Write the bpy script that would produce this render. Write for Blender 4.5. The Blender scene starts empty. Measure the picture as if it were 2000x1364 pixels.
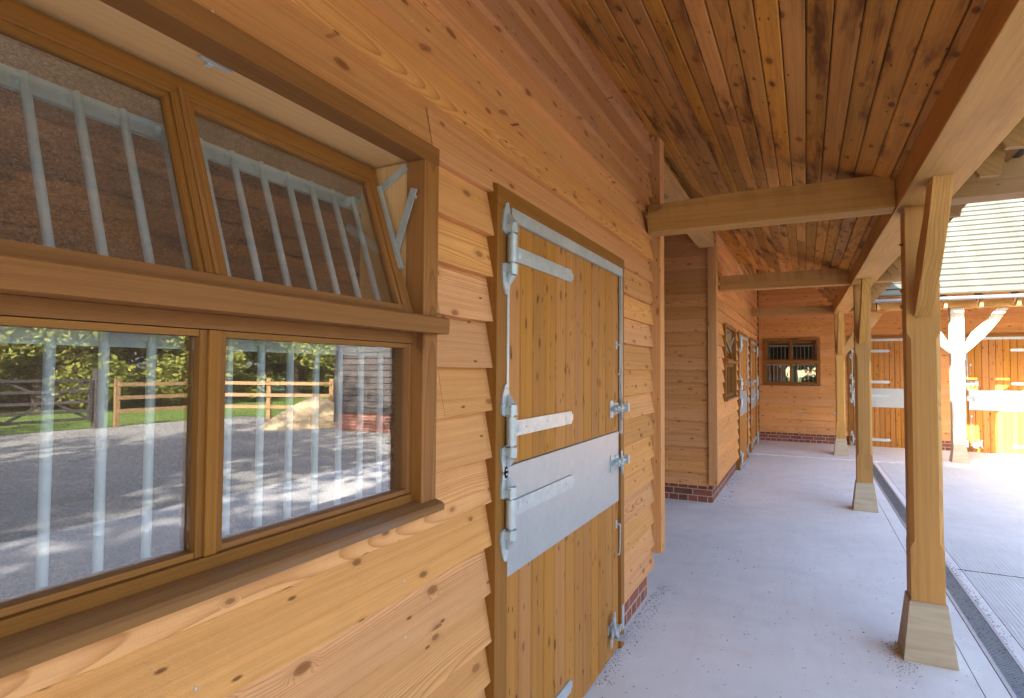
import bpy, bmesh, math, random
from mathutils import Vector, Matrix
rnd = random.Random(7)
S = bpy.context.scene
C = S.collection
R_ = math.radians

# ------------------------------------------------------------------ camera
cam = bpy.data.cameras.new('camera'); cam.sensor_width = 36; cam.lens = 36 * 1130 / 2000
cam.clip_start = 0.03; cam.clip_end = 400
co = bpy.data.objects.new('camera', cam); C.objects.link(co); S.camera = co
def cam_matrix(yaw, pitch, roll, loc):
    cy, sy, cp, sp = math.cos(yaw), math.sin(yaw), math.cos(pitch), math.sin(pitch)
    f = Vector((-sy * cp, cy * cp, sp)); r = Vector((cy, sy, 0)); u = r.cross(f)
    c, s = math.cos(roll), math.sin(roll)
    r2 = c * r + s * u; u2 = -s * r + c * u; b = -f
    m = Matrix(((r2.x, u2.x, b.x, loc[0]), (r2.y, u2.y, b.y, loc[1]), (r2.z, u2.z, b.z, loc[2]), (0, 0, 0, 1)))
    return m
co.matrix_world = cam_matrix(0.470438, 0.035179, 0.0060196, (1.0, 0.0, 1.56))

# ------------------------------------------------------------------ light
to_sun = Vector((-0.45, -1.0, 0.65)).normalized()
el = math.asin(to_sun.z); az = math.atan2(to_sun.x, to_sun.y)
w = bpy.data.worlds.new('World'); S.world = w; w.use_nodes = True
nt = w.node_tree; bg = nt.nodes['Background']
sky = nt.nodes.new('ShaderNodeTexSky'); sky.sky_type = 'NISHITA'; sky.sun_disc = False
sky.sun_elevation = el; sky.sun_rotation = az; sky.air_density = .8; sky.dust_density = 3.0; sky.ozone_density = .6
nt.links.new(sky.outputs[0], bg.inputs[0]); bg.inputs[1].default_value = 0.15
sl = bpy.data.lights.new('sun', 'SUN'); sl.energy = 4.0; sl.angle = R_(0.53); sl.color = (1.0, 0.95, 0.88)
so = bpy.data.objects.new('sun', sl); C.objects.link(so)
so.rotation_euler = to_sun.to_track_quat('Z', 'Y').to_euler(); so.location = (0, -5, 20)
S.view_settings.view_transform = 'Standard'; S.view_settings.look = 'None'
S.view_settings.exposure = 3.3; S.view_settings.gamma = 1.0
S.render.engine = 'CYCLES'
S.cycles.max_bounces = 8; S.cycles.diffuse_bounces = 5; S.cycles.glossy_bounces = 4
S.cycles.transparent_max_bounces = 12; S.cycles.use_denoising = True
S.cycles.sample_clamp_indirect = 6

# ------------------------------------------------------------------ node helper
class N:
    def __init__(s, name):
        s.m = bpy.data.materials.new(name); s.m.use_nodes = True
        s.t = s.m.node_tree; s.t.nodes.clear()
        s.out = s.t.nodes.new('ShaderNodeOutputMaterial')
    def n(s, typ, **kw):
        x = s.t.nodes.new(typ)
        for k, v in kw.items(): setattr(x, k, v)
        return x
    def set(s, sock, v):
        if isinstance(v, bpy.types.NodeSocket): s.t.links.new(v, sock)
        elif v is not None: sock.default_value = v
    def math(s, op, a, b=None, c=None, clamp=False):
        x = s.n('ShaderNodeMath', operation=op, use_clamp=clamp)
        s.set(x.inputs[0], a); s.set(x.inputs[1], b); s.set(x.inputs[2], c)
        return x.outputs[0]
    def attr(s, name, out='Fac'):
        return s.n('ShaderNodeAttribute', attribute_name=name).outputs[out]
    def vec(s, x, y, z):
        v = s.n('ShaderNodeCombineXYZ'); s.set(v.inputs[0], x); s.set(v.inputs[1], y); s.set(v.inputs[2], z); return v.outputs[0]
    def sep(s, v):
        x = s.n('ShaderNodeSeparateXYZ'); s.set(x.inputs[0], v); return x.outputs
    def noise(s, v, scale, detail=3, rough=.55, dist=0, col=False):
        x = s.n('ShaderNodeTexNoise'); s.set(x.inputs['Vector'], v); x.inputs['Scale'].default_value = scale
        x.inputs['Detail'].default_value = detail; x.inputs['Roughness'].default_value = rough; x.inputs['Distortion'].default_value = dist
        return x.outputs['Color' if col else 'Fac']
    def mix(s, fac, a, b, mode='MIX'):
        x = s.n('ShaderNodeMix', data_type='RGBA', blend_type=mode)
        s.set(x.inputs[0], fac)
        for sock, v in ((x.inputs[6], a), (x.inputs[7], b)):
            if isinstance(v, tuple): v = (*v, 1) if len(v) == 3 else v
            s.set(sock, v)
        return x.outputs[2]
    def rng(s, v, a, b, c=0., d=1., smooth=False):
        x = s.n('ShaderNodeMapRange', clamp=True)
        if smooth: x.interpolation_type = 'SMOOTHSTEP'
        s.set(x.inputs[0], v); x.inputs[1].default_value = a; x.inputs[2].default_value = b
        x.inputs[3].default_value = c; x.inputs[4].default_value = d
        return x.outputs[0]
    def bump(s, h, dist, strength=1, normal=None):
        x = s.n('ShaderNodeBump'); x.inputs['Strength'].default_value = strength; x.inputs['Distance'].default_value = dist
        s.set(x.inputs['Height'], h); s.set(x.inputs['Normal'], normal); return x.outputs[0]
    def pbr(s, col, rough=.6, metal=0., normal=None, spec=.5, sheen=None):
        x = s.n('ShaderNodeBsdfPrincipled')
        s.set(x.inputs['Base Color'], (*col, 1) if isinstance(col, tuple) else col)
        s.set(x.inputs['Roughness'], rough); s.set(x.inputs['Metallic'], metal)
        s.set(x.inputs['Normal'], normal); s.set(x.inputs['Specular IOR Level'], spec)
        s.t.links.new(x.outputs[0], s.out.inputs[0]); return x
    def scale(s, v, xyz):
        x = s.n('ShaderNodeVectorMath', operation='MULTIPLY'); s.set(x.inputs[0], v); s.set(x.inputs[1], xyz); return x.outputs[0]
    def add(s, v, xyz):
        x = s.n('ShaderNodeVectorMath', operation='ADD'); s.set(x.inputs[0], v); s.set(x.inputs[1], xyz); return x.outputs[0]

def wood(name, c_light, c_dark, knot_col, ring=260., ringmix=.45, tint=.25, knots=(3.0, 8.0, .45, .13), pin=True, rough=.6,
         stain=.0, stain_col=(.1, .05, .02), crack=0., saw=0.0, bump=.0007, spec=.3, hue=0.):
    """Solid wood: growth rings about a pith line beside each board, seen through whichever face is cut."""
    g = N(name)
    gc = g.attr('gc', 'Vector'); sd = g.attr('sd')
    o = g.vec(g.math('MULTIPLY', sd, 37.7), g.math('MULTIPLY', sd, 91.3), g.math('MULTIPLY', sd, 53.1))
    p = g.add(gc, o)
    u, a, b = g.sep(gc)[0:3]
    # knots: cells along the board
    kv = g.add(g.vec(g.math('MULTIPLY', u, knots[0]), g.math('MULTIPLY_ADD', a, knots[1], g.math('MULTIPLY', b, knots[1] * .7)), 0.), o)
    vo = g.n('ShaderNodeTexVoronoi', feature='F1', voronoi_dimensions='2D'); g.set(vo.inputs['Vector'], kv); vo.inputs['Scale'].default_value = 1.0
    vo.inputs['Randomness'].default_value = 1.0
    kd = vo.outputs['Distance']; kc = g.sep(vo.outputs['Color'])[0]; kc2 = g.sep(vo.outputs['Color'])[1]
    on = g.math('GREATER_THAN', kc, 1 - knots[2])
    size = g.math('MULTIPLY_ADD', kc2, knots[3] * .8, knots[3] * .45)
    wob = g.math('MULTIPLY_ADD', g.noise(g.scale(p, (30, 60, 60)), 1, 2), .05, -.025)
    kdn = g.math('DIVIDE', g.math('ADD', kd, wob), size)
    kmask = g.math('MULTIPLY', g.rng(kdn, .75, 1.15, 1, 0, True), on)
    kring = g.math('MULTIPLY', g.rng(kdn, .9, 3.2, 1, 0, True), on)
    # rings
    ca = g.math('MULTIPLY_ADD', g.math('FRACT', g.math('MULTIPLY', sd, 71.)), .62, -.25)
    cb = g.math('MULTIPLY_ADD', g.noise(g.vec(0., g.math('MULTIPLY', sd, 67.), 3.), 1, 0), .26, .04)
    wander = g.noise(g.scale(p, (1.1, 2.5, 2.5)), 1, 2)
    a2 = g.math('ADD', g.math('SUBTRACT', a, ca), g.math('MULTIPLY_ADD', wander, .05, -.025))
    b2 = g.math('ADD', g.math('ADD', b, cb), g.math('MULTIPLY_ADD', g.noise(g.scale(p, (.8, 1.5, 1.5)), 1, 1), .05, -.025))
    r = g.math('SQRT', g.math('ADD', g.math('MULTIPLY', a2, a2), g.math('MULTIPLY', b2, b2)))
    r = g.math('ADD', r, g.math('MULTIPLY', kring, .007))
    ph = g.math('FRACT', g.math('MULTIPLY', r, ring))
    late = g.math('POWER', ph, 3.0)
    fade = g.rng(ph, .93, 1.0, 1, 0)
    late = g.math('MULTIPLY', late, fade)
    fib = g.noise(g.scale(p, (6, 420, 420)), 1, 2)
    patch = g.noise(g.scale(p, (1.3, 7, 7)), 1, 3)
    f1 = g.math('MULTIPLY', late, g.math('MULTIPLY_ADD', patch, .8, ringmix - .3), clamp=True)
    f1 = g.math('ADD', f1, g.math('MULTIPLY_ADD', fib, .75, -.33), clamp=True)
    col = g.mix(f1, c_light, c_dark)
    strk = g.noise(g.scale(p, (.7, 75, 75)), 1, 3, .6)
    col = g.mix(g.rng(strk, .50, .72, 0, .45), col, c_dark); col = g.mix(g.rng(strk, .30, .48, .22, 0), col, tuple(min(1, c * 1.25) for c in c_light))
    # board to board tint
    tv = g.n('ShaderNodeTexWhiteNoise', noise_dimensions='1D'); g.set(tv.inputs['W'], g.math('MULTIPLY', sd, 917.3))
    tn = g.math('ADD', g.math('MULTIPLY', g.math('SUBTRACT', tv.outputs['Value'], .5), 2 * tint),
                g.math('MULTIPLY', g.math('SUBTRACT', g.noise(g.scale(p, (.9, 5, 5)), 1, 3), .5), tint * 2.2))
    hs = g.n('ShaderNodeHueSaturation'); g.set(hs.inputs['Value'], g.math('ADD', tn, 1.0)); g.set(hs.inputs['Color'], col)
    tv2 = g.n('ShaderNodeTexWhiteNoise', noise_dimensions='1D'); g.set(tv2.inputs['W'], g.math('MULTIPLY', sd, 411.9))
    g.set(hs.inputs['Hue'], g.math('MULTIPLY_ADD', tv2.outputs['Value'], -.005, .5025 + hue))
    g.set(hs.inputs['Saturation'], g.math('MULTIPLY_ADD', tv2.outputs['Value'], -.08, 1.04))
    col = hs.outputs[0]
    if stain:
        st = g.rng(g.noise(g.scale(p, (1.6, 9, 9)), 1, 4, .6), .50, .70, 0, stain, True)
        col = g.mix(st, col, stain_col, 'MIX')
    col = g.mix(g.math('MULTIPLY', kmask, g.math('MULTIPLY_ADD', kc, -.8, 1.32)), col, knot_col)
    col = g.mix(g.math('MULTIPLY', g.rng(kdn, 1.0, 3.0, .35, 0), on), col, c_dark)
    col = g.mix(g.math('MULTIPLY', g.math('MULTIPLY', g.rng(kdn, .85, 1.1, 0, 1), g.rng(kdn, 1.1, 1.5, 1, 0)), g.math('MULTIPLY', on, .55)), col, tuple(c * .6 for c in knot_col))
    hgt = g.math('MULTIPLY_ADD', late, -.5, g.math('MULTIPLY', fib, .35))
    if pin:
        vp = g.n('ShaderNodeTexVoronoi', feature='F1', voronoi_dimensions='2D'); g.set(vp.inputs['Vector'], g.add(g.scale(gc, (7, 22, 22)), o)); vp.inputs['Scale'].default_value = 1
        pm = g.math('MULTIPLY', g.rng(vp.outputs['Distance'], .05, .11, 1, 0), g.math('GREATER_THAN', g.sep(vp.outputs['Color'])[0], .84))
        col = g.mix(g.math('MULTIPLY', pm, .75), col, tuple(c * .5 for c in knot_col))
    if crack:
        cn = g.noise(g.scale(p, (1.3, 6, 6)), 1, 3, .5)
        ln = g.math('ABSOLUTE', g.math('SUBTRACT', g.math('ADD', a2, g.math('MULTIPLY_ADD', cn, .10, -.05)), ca if False else 0.0))
        cm = g.math('MULTIPLY', g.math('LESS_THAN', ln, .0011), g.rng(g.noise(g.scale(p, (2, 1, 1)), 1, 1), .42, .5))
        cm = g.math('MULTIPLY', cm, crack)
        col = g.mix(cm, col, (.03, .015, .008)); hgt = g.math('SUBTRACT', hgt, g.math('MULTIPLY', cm, 3))
    if saw:
        sw = g.noise(g.scale(p, (260, 6, 6)), 1, 1)
        hgt = g.math('ADD', hgt, g.math('MULTIPLY', g.math('MULTIPLY', sw, g.rng(patch, .4, .6)), saw))
    g.pbr(col, g.math('MULTIPLY_ADD', fib, .2, rough - .1), 0, g.bump(hgt, bump, 1.0), spec)
    return g.m

M = {}
M['larch'] = wood('larch_cladding', (.65, .318, .124), (.41, .160, .050), (.15, .043, .014), ring=420, ringmix=.80, tint=.12,
                  knots=(4.2, 11, .50, .075), rough=.85, saw=.45, bump=.0016, spec=.06)
M['larch2'] = M['larch']
M['trim'] = wood('oiled_window_timber', (.275, .114, .028), (.15, .052, .012), (.08, .025, .008), ring=420, ringmix=.5, tint=.16, knots=(1.4, 4, .25, .06), rough=.6, pin=False, bump=.0004, spec=.12)
M['liner'] = wood('pale_reveal_board', (.60, .36, .16), (.47, .25, .10), (.3, .13, .05), ring=200, ringmix=.25, tint=.05, knots=(1, 3, .1, .06), pin=False, rough=.6, bump=.0003)
M['door'] = wood('door_boards', (.44, .192, .046), (.25, .084, .018), (.040, .012, .006), ring=420, ringmix=.6, tint=.10,
                 knots=(5.0, 11.0, .60, .075), rough=.65, bump=.0009, spec=.12)
M['ceil'] = wood('ceiling_boards', (.52, .236, .056), (.30, .112, .022), (.035, .012, .006), ring=300, ringmix=.55, tint=.30,
                 knots=(4.0, 8.0, .55, .085), rough=.6, stain=.95, stain_col=(.11, .036, .012), bump=.0012, spec=.10)
M['oak'] = wood('oak_frame', (.51, .272, .090), (.33, .158, .046), (.14, .06, .022), ring=260, ringmix=.75, tint=.14,
                knots=(1.0, 3.0, .18, .09), rough=.62, crack=1.0, pin=False, bump=.0014, spec=.08, stain=.35, stain_col=(.24, .13, .055))
M['rafter'] = wood('rafter_timber', (.34, .18, .062), (.23, .11, .035), (.09, .04, .015), ring=180, ringmix=.5, tint=.15, knots=(1.5, 5, .35, .12), rough=.65)
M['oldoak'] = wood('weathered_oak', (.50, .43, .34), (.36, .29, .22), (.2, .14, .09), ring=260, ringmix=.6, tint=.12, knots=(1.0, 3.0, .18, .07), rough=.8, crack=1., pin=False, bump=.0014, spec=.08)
M['fence'] = wood('fence_timber', (.31, .19, .09), (.24, .14, .06), (.1, .05, .02), tint=.1, rough=.7)
M['darkclad'] = wood('dark_cladding', (.075, .065, .06), (.05, .043, .04), (.03, .025, .02), tint=.2, rough=.7)

def mat_brick():
    g = N('red_brick'); gc = g.attr('gc', 'Vector'); u, a, b = g.sep(gc)[0:3]
    br = g.n('ShaderNodeTexBrick'); g.set(br.inputs['Vector'], g.vec(u, a, 0.))
    br.inputs['Scale'].default_value = 1; br.inputs['Brick Width'].default_value = .225; br.inputs['Row Height'].default_value = .075
    br.inputs['Mortar Size'].default_value = .0055; br.inputs['Mortar Smooth'].default_value = .15; br.inputs['Bias'].default_value = 0
    br.inputs['Color1'].default_value = (.30, .075, .042, 1); br.inputs['Color2'].default_value = (.11, .035, .028, 1); br.inputs['Mortar'].default_value = (.42, .36, .28, 1)
    br.squash = .5; br.squash_frequency = 2
    n1 = g.noise(gc, 60, 4); n2 = g.noise(gc, 9, 2)
    col = g.mix(g.math('MULTIPLY', n1, .5), br.outputs['Color'], (.20, .09, .06), 'MIX')
    col = g.mix(g.rng(n2, .35, .7, 0, .35), col, (.35, .12, .08))
    col = g.mix(br.outputs['Fac'], col, g.mix(n1, (.33, .28, .21), (.5, .44, .35)))
    h = g.math('MULTIPLY_ADD', n1, .3, g.math('MULTIPLY', br.outputs['Fac'], -1.0))
    g.pbr(col, .85, 0, g.bump(h, .004), .2); return g.m
M['brick'] = mat_brick()

def mat_concrete(name, base, dark, ribs=False, fine=1.0):
    g = N(name); tc = g.n('ShaderNodeTexCoord'); p = tc.outputs['Object']
    big = g.noise(p, .7, 4, .6); mid = g.noise(p, 4.5, 5, .6); fin = g.noise(p, 160, 3, .7)
    col = g.mix(g.rng(big, .35, .65), base, dark)
    col = g.mix(g.rng(mid, .45, .75, 0, .35), col, tuple(min(c * 1.18, .85) for c in base))
    sw = g.noise(g.scale(p, (9, 1.2, 1)), 1, 5, .65, 1.5); col = g.mix(g.rng(sw, .48, .70, 0, .12), col, tuple(c * .62 for c in dark))
    dm = g.noise(p, 1.1, 6, .7); col = g.mix(g.rng(dm, .56, .66, 0, .10), col, (.30, .27, .25))
    col = g.mix(g.math('MULTIPLY_ADD', fin, .5, -.12, clamp=True), col, tuple(c * .6 for c in dark))
    rust = g.math('MULTIPLY', g.rng(g.noise(p, 1.6, 5, .7), .56, .72, 0, .4), g.rng(mid, .4, .6))
    col = g.mix(rust, col, (.50, .34, .22))
    sp = g.n('ShaderNodeTexVoronoi'); g.set(sp.inputs['Vector'], p); sp.inputs['Scale'].default_value = 24
    m = g.math('MULTIPLY', g.math('LESS_THAN', sp.outputs['Distance'], .13), g.math('GREATER_THAN', g.sep(sp.outputs['Color'])[0], .88))
    col = g.mix(g.math('MULTIPLY', m, .55), col, (.11, .07, .045))
    h = g.math('ADD', g.math('MULTIPLY', fin, .25), g.math('MULTIPLY', mid, .6))
    if ribs:
        x, y, z = g.sep(p)[0:3]
        wv = g.math('SINE', g.math('MULTIPLY', g.math('ADD', x, g.math('MULTIPLY', g.noise(g.scale(p, (1, .4, 1)), 3, 2), .02)), 2 * math.pi / .026))
        wv = g.math('MULTIPLY', g.rng(wv, -.2, .9), g.rng(g.noise(g.scale(p, (40, 3, 1)), 1, 3), .3, .6))
        h = g.math('ADD', h, g.math('MULTIPLY', wv, .9)); col = g.mix(g.math('MULTIPLY', wv, .22), col, tuple(c * 1.35 for c in base))
    g.pbr(col, .82, 0, g.bump(h, .003), .25); return g.m
M['concrete'] = mat_concrete('porch_concrete', (.74, .70, .66), (.64, .605, .57))
M['yard'] = mat_concrete('ribbed_yard_concrete', (.60, .575, .545), (.50, .48, .455), True)

def mat_stone():
    g = N('sandstone'); tc = g.n('ShaderNodeTexCoord'); p = tc.outputs['Object']
    z = g.sep(p)[2]
    band = g.noise(g.vec(g.math('MULTIPLY', g.sep(p)[0], 1.5), g.math('MULTIPLY', g.sep(p)[1], 1.5), g.math('MULTIPLY', z, 14)), 1, 4, .6, 1.2)
    col = g.mix(g.rng(band, .35, .68), (.50, .42, .30), (.41, .31, .20))
    f = g.noise(p, 220, 2); col = g.mix(g.math('MULTIPLY', f, .35), col, (.28, .22, .15))
    g.pbr(col, .85, 0, g.bump(f, .0012), .2); return g.m
M['gravel'] = mat_concrete('grey_gravel', (.34, .32, .29), (.24, .23, .21))
M['stone'] = mat_stone()

def mat_galv(name, col, metal=.55, rough=.42, blotch=.25):
    g = N(name); tc = g.n('ShaderNodeTexCoord'); p = tc.outputs['Object']
    a = g.noise(p, 28, 5, .65); b = g.noise(p, 5, 3)
    c = g.mix(g.rng(a, .35, .7, 0, blotch), col, tuple(x * .62 for x in col))
    c = g.mix(g.rng(b, .45, .7, 0, blotch), c, tuple(min(1, x * 1.25) for x in col))
    g.pbr(c, g.math('MULTIPLY_ADD', a, .22, rough - .1), metal, g.bump(a, .0006, .6)); return g.m
M['galv'] = mat_galv('galvanised_steel', (.46, .50, .51), .45, .42, .5)
M['sheet'] = mat_galv('zinc_sheet', (.39, .40, .40), .35, .42, .2)
M['bar'] = mat_galv('galvanised_bars', (.46, .49, .505), .0, .5, .45)
M['gutter'] = mat_galv('gutter_metal', (.035, .038, .043), .3, .35, .15)
M['gutterblue'] = mat_galv('gutter_metal_grey', (.16, .18, .21), .3, .35, .15)
M['grate'] = mat_galv('drain_grate', (.20, .23, .25), .6, .45)
M['rail'] = mat_galv('drain_rail', (.40, .37, .36), .5, .5)

def mat_plain(name, col, rough=.8, sc=20, amt=.3, bump=.002):
    g = N(name); tc = g.n('ShaderNodeTexCoord'); p = tc.outputs['Object']
    f = g.noise(p, sc, 4); c = g.mix(g.rng(f, .3, .7, 0, amt), col, tuple(x * .5 for x in col))
    g.pbr(c, rough, 0, g.bump(f, bump)); return g.m
M['black'] = mat_plain('dark_gap', (.02, .013, .008), .9)
M['litter'] = mat_plain('leaf_litter', (.10, .06, .035), .9)
M['sand'] = mat_plain('sand', (.50, .38, .22), .95)
M['mudwall'] = None
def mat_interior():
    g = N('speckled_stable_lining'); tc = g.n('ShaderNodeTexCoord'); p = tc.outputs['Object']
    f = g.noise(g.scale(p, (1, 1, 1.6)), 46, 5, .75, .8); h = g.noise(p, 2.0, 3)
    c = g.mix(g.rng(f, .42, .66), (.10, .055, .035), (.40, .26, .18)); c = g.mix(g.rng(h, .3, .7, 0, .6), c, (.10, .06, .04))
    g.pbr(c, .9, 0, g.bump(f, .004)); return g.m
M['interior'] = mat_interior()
def mat_grass():
    g = N('mown_grass'); tc = g.n('ShaderNodeTexCoord'); p = tc.outputs['Object']
    f = g.noise(p, 30, 4); b = g.noise(p, .5, 4)
    c = g.mix(f, (.07, .13, .02), (.13, .20, .035)); c = g.mix(g.rng(b, .35, .65, 0, .6), c, (.16, .20, .05))
    g.pbr(c, .9, 0, g.bump(f, .02), .2); return g.m
M['grass'] = mat_grass()
def mat_leaf(name, a, b):
    g = N(name); sd = g.attr('sd')
    wn = g.n('ShaderNodeTexWhiteNoise', noise_dimensions='1D'); g.set(wn.inputs['W'], sd)
    c = g.mix(wn.outputs['Value'], a, b)
    d = g.n('ShaderNodeBsdfDiffuse'); t = g.n('ShaderNodeBsdfTranslucent'); g.set(d.inputs[0], c); g.set(t.inputs[0], c)
    m = g.n('ShaderNodeMixShader'); m.inputs[0].default_value = .3
    g.t.links.new(d.outputs[0], m.inputs[1]); g.t.links.new(t.outputs[0], m.inputs[2]); g.t.links.new(m.outputs[0], g.out.inputs[0]); return g.m
M['leaf'] = mat_leaf('tree_leaves', (.055, .10, .016), (.15, .19, .035))
M['hedge'] = mat_leaf('hedge_leaves', (.12, .15, .03), (.30, .29, .07))
M['bark'] = mat_plain('bark', (.13, .10, .07), .9, 12, .5, .01)
def mat_tiles():
    g = N('clay_roof_tiles'); gc = g.attr('gc', 'Vector'); u, a, b = g.sep(gc)[0:3]
    br = g.n('ShaderNodeTexBrick'); g.set(br.inputs['Vector'], g.vec(u, a, 0.)); br.inputs['Scale'].default_value = 1
    br.inputs['Brick Width'].default_value = .165; br.inputs['Row Height'].default_value = 50.; br.inputs['Mortar Size'].default_value = .0015
    br.inputs['Color1'].default_value = (.070, .072, .064, 1); br.inputs['Color2'].default_value = (.046, .048, .042, 1); br.inputs['Mortar'].default_value = (.1, .09, .05, 1)
    f = g.noise(gc, 60, 4); c = g.mix(g.math('MULTIPLY', f, .4), br.outputs['Color'], (.07, .075, .05))
    g.pbr(c, .9, 0, g.bump(f, .003), .2); return g.m
M['tiles'] = mat_tiles()
def mat_glass():
    g = N('window_glass'); tr = g.n('ShaderNodeBsdfTransparent'); gl = g.n('ShaderNodeBsdfGlossy')
    tr.inputs[0].default_value = (.97, .98, .97, 1); gl.inputs['Roughness'].default_value = .0
    tc = g.n('ShaderNodeTexCoord'); g.set(gl.inputs['Normal'], g.bump(g.noise(tc.outputs['Object'], 4, 1), .0004, .12))
    fr = g.n('ShaderNodeFresnel'); ge = g.n('ShaderNodeNewGeometry'); g.set(fr.inputs[0], g.math('MULTIPLY_ADD', ge.outputs['Backfacing'], 1 / 1.52 - 1.52, 1.52))
    f = g.math('MULTIPLY', fr.outputs[0], 3.0, clamp=True)   # four glass-air faces of a double-glazed unit
    m = g.n('ShaderNodeMixShader'); g.set(m.inputs[0], f); g.t.links.new(tr.outputs[0], m.inputs[1]); g.t.links.new(gl.outputs[0], m.inputs[2])
    # thin film of dust
    du = g.n('ShaderNodeBsdfDiffuse'); du.inputs[0].default_value = (.45, .40, .34, 1)
    dn = g.noise(tc.outputs['Object'], 380, 2, .8)
    m2 = g.n('ShaderNodeMixShader'); g.set(m2.inputs[0], g.rng(dn, .55, .8, .006, .07))
    g.t.links.new(m.outputs[0], m2.inputs[1]); g.t.links.new(du.outputs[0], m2.inputs[2]); g.t.links.new(m2.outputs[0], g.out.inputs[0]); return g.m
M['glass'] = mat_glass()
def mat_fill_sheet():
    g = N('fill_light_sheet'); t = g.n('ShaderNodeBsdfTranslucent'); t.inputs[0].default_value = (.7, .7, .66, 1); g.t.links.new(t.outputs[0], g.out.inputs[0]); return g.m  # for the added roof sheet that lets daylight into the stable
M['fill_sheet'] = mat_fill_sheet()

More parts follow.
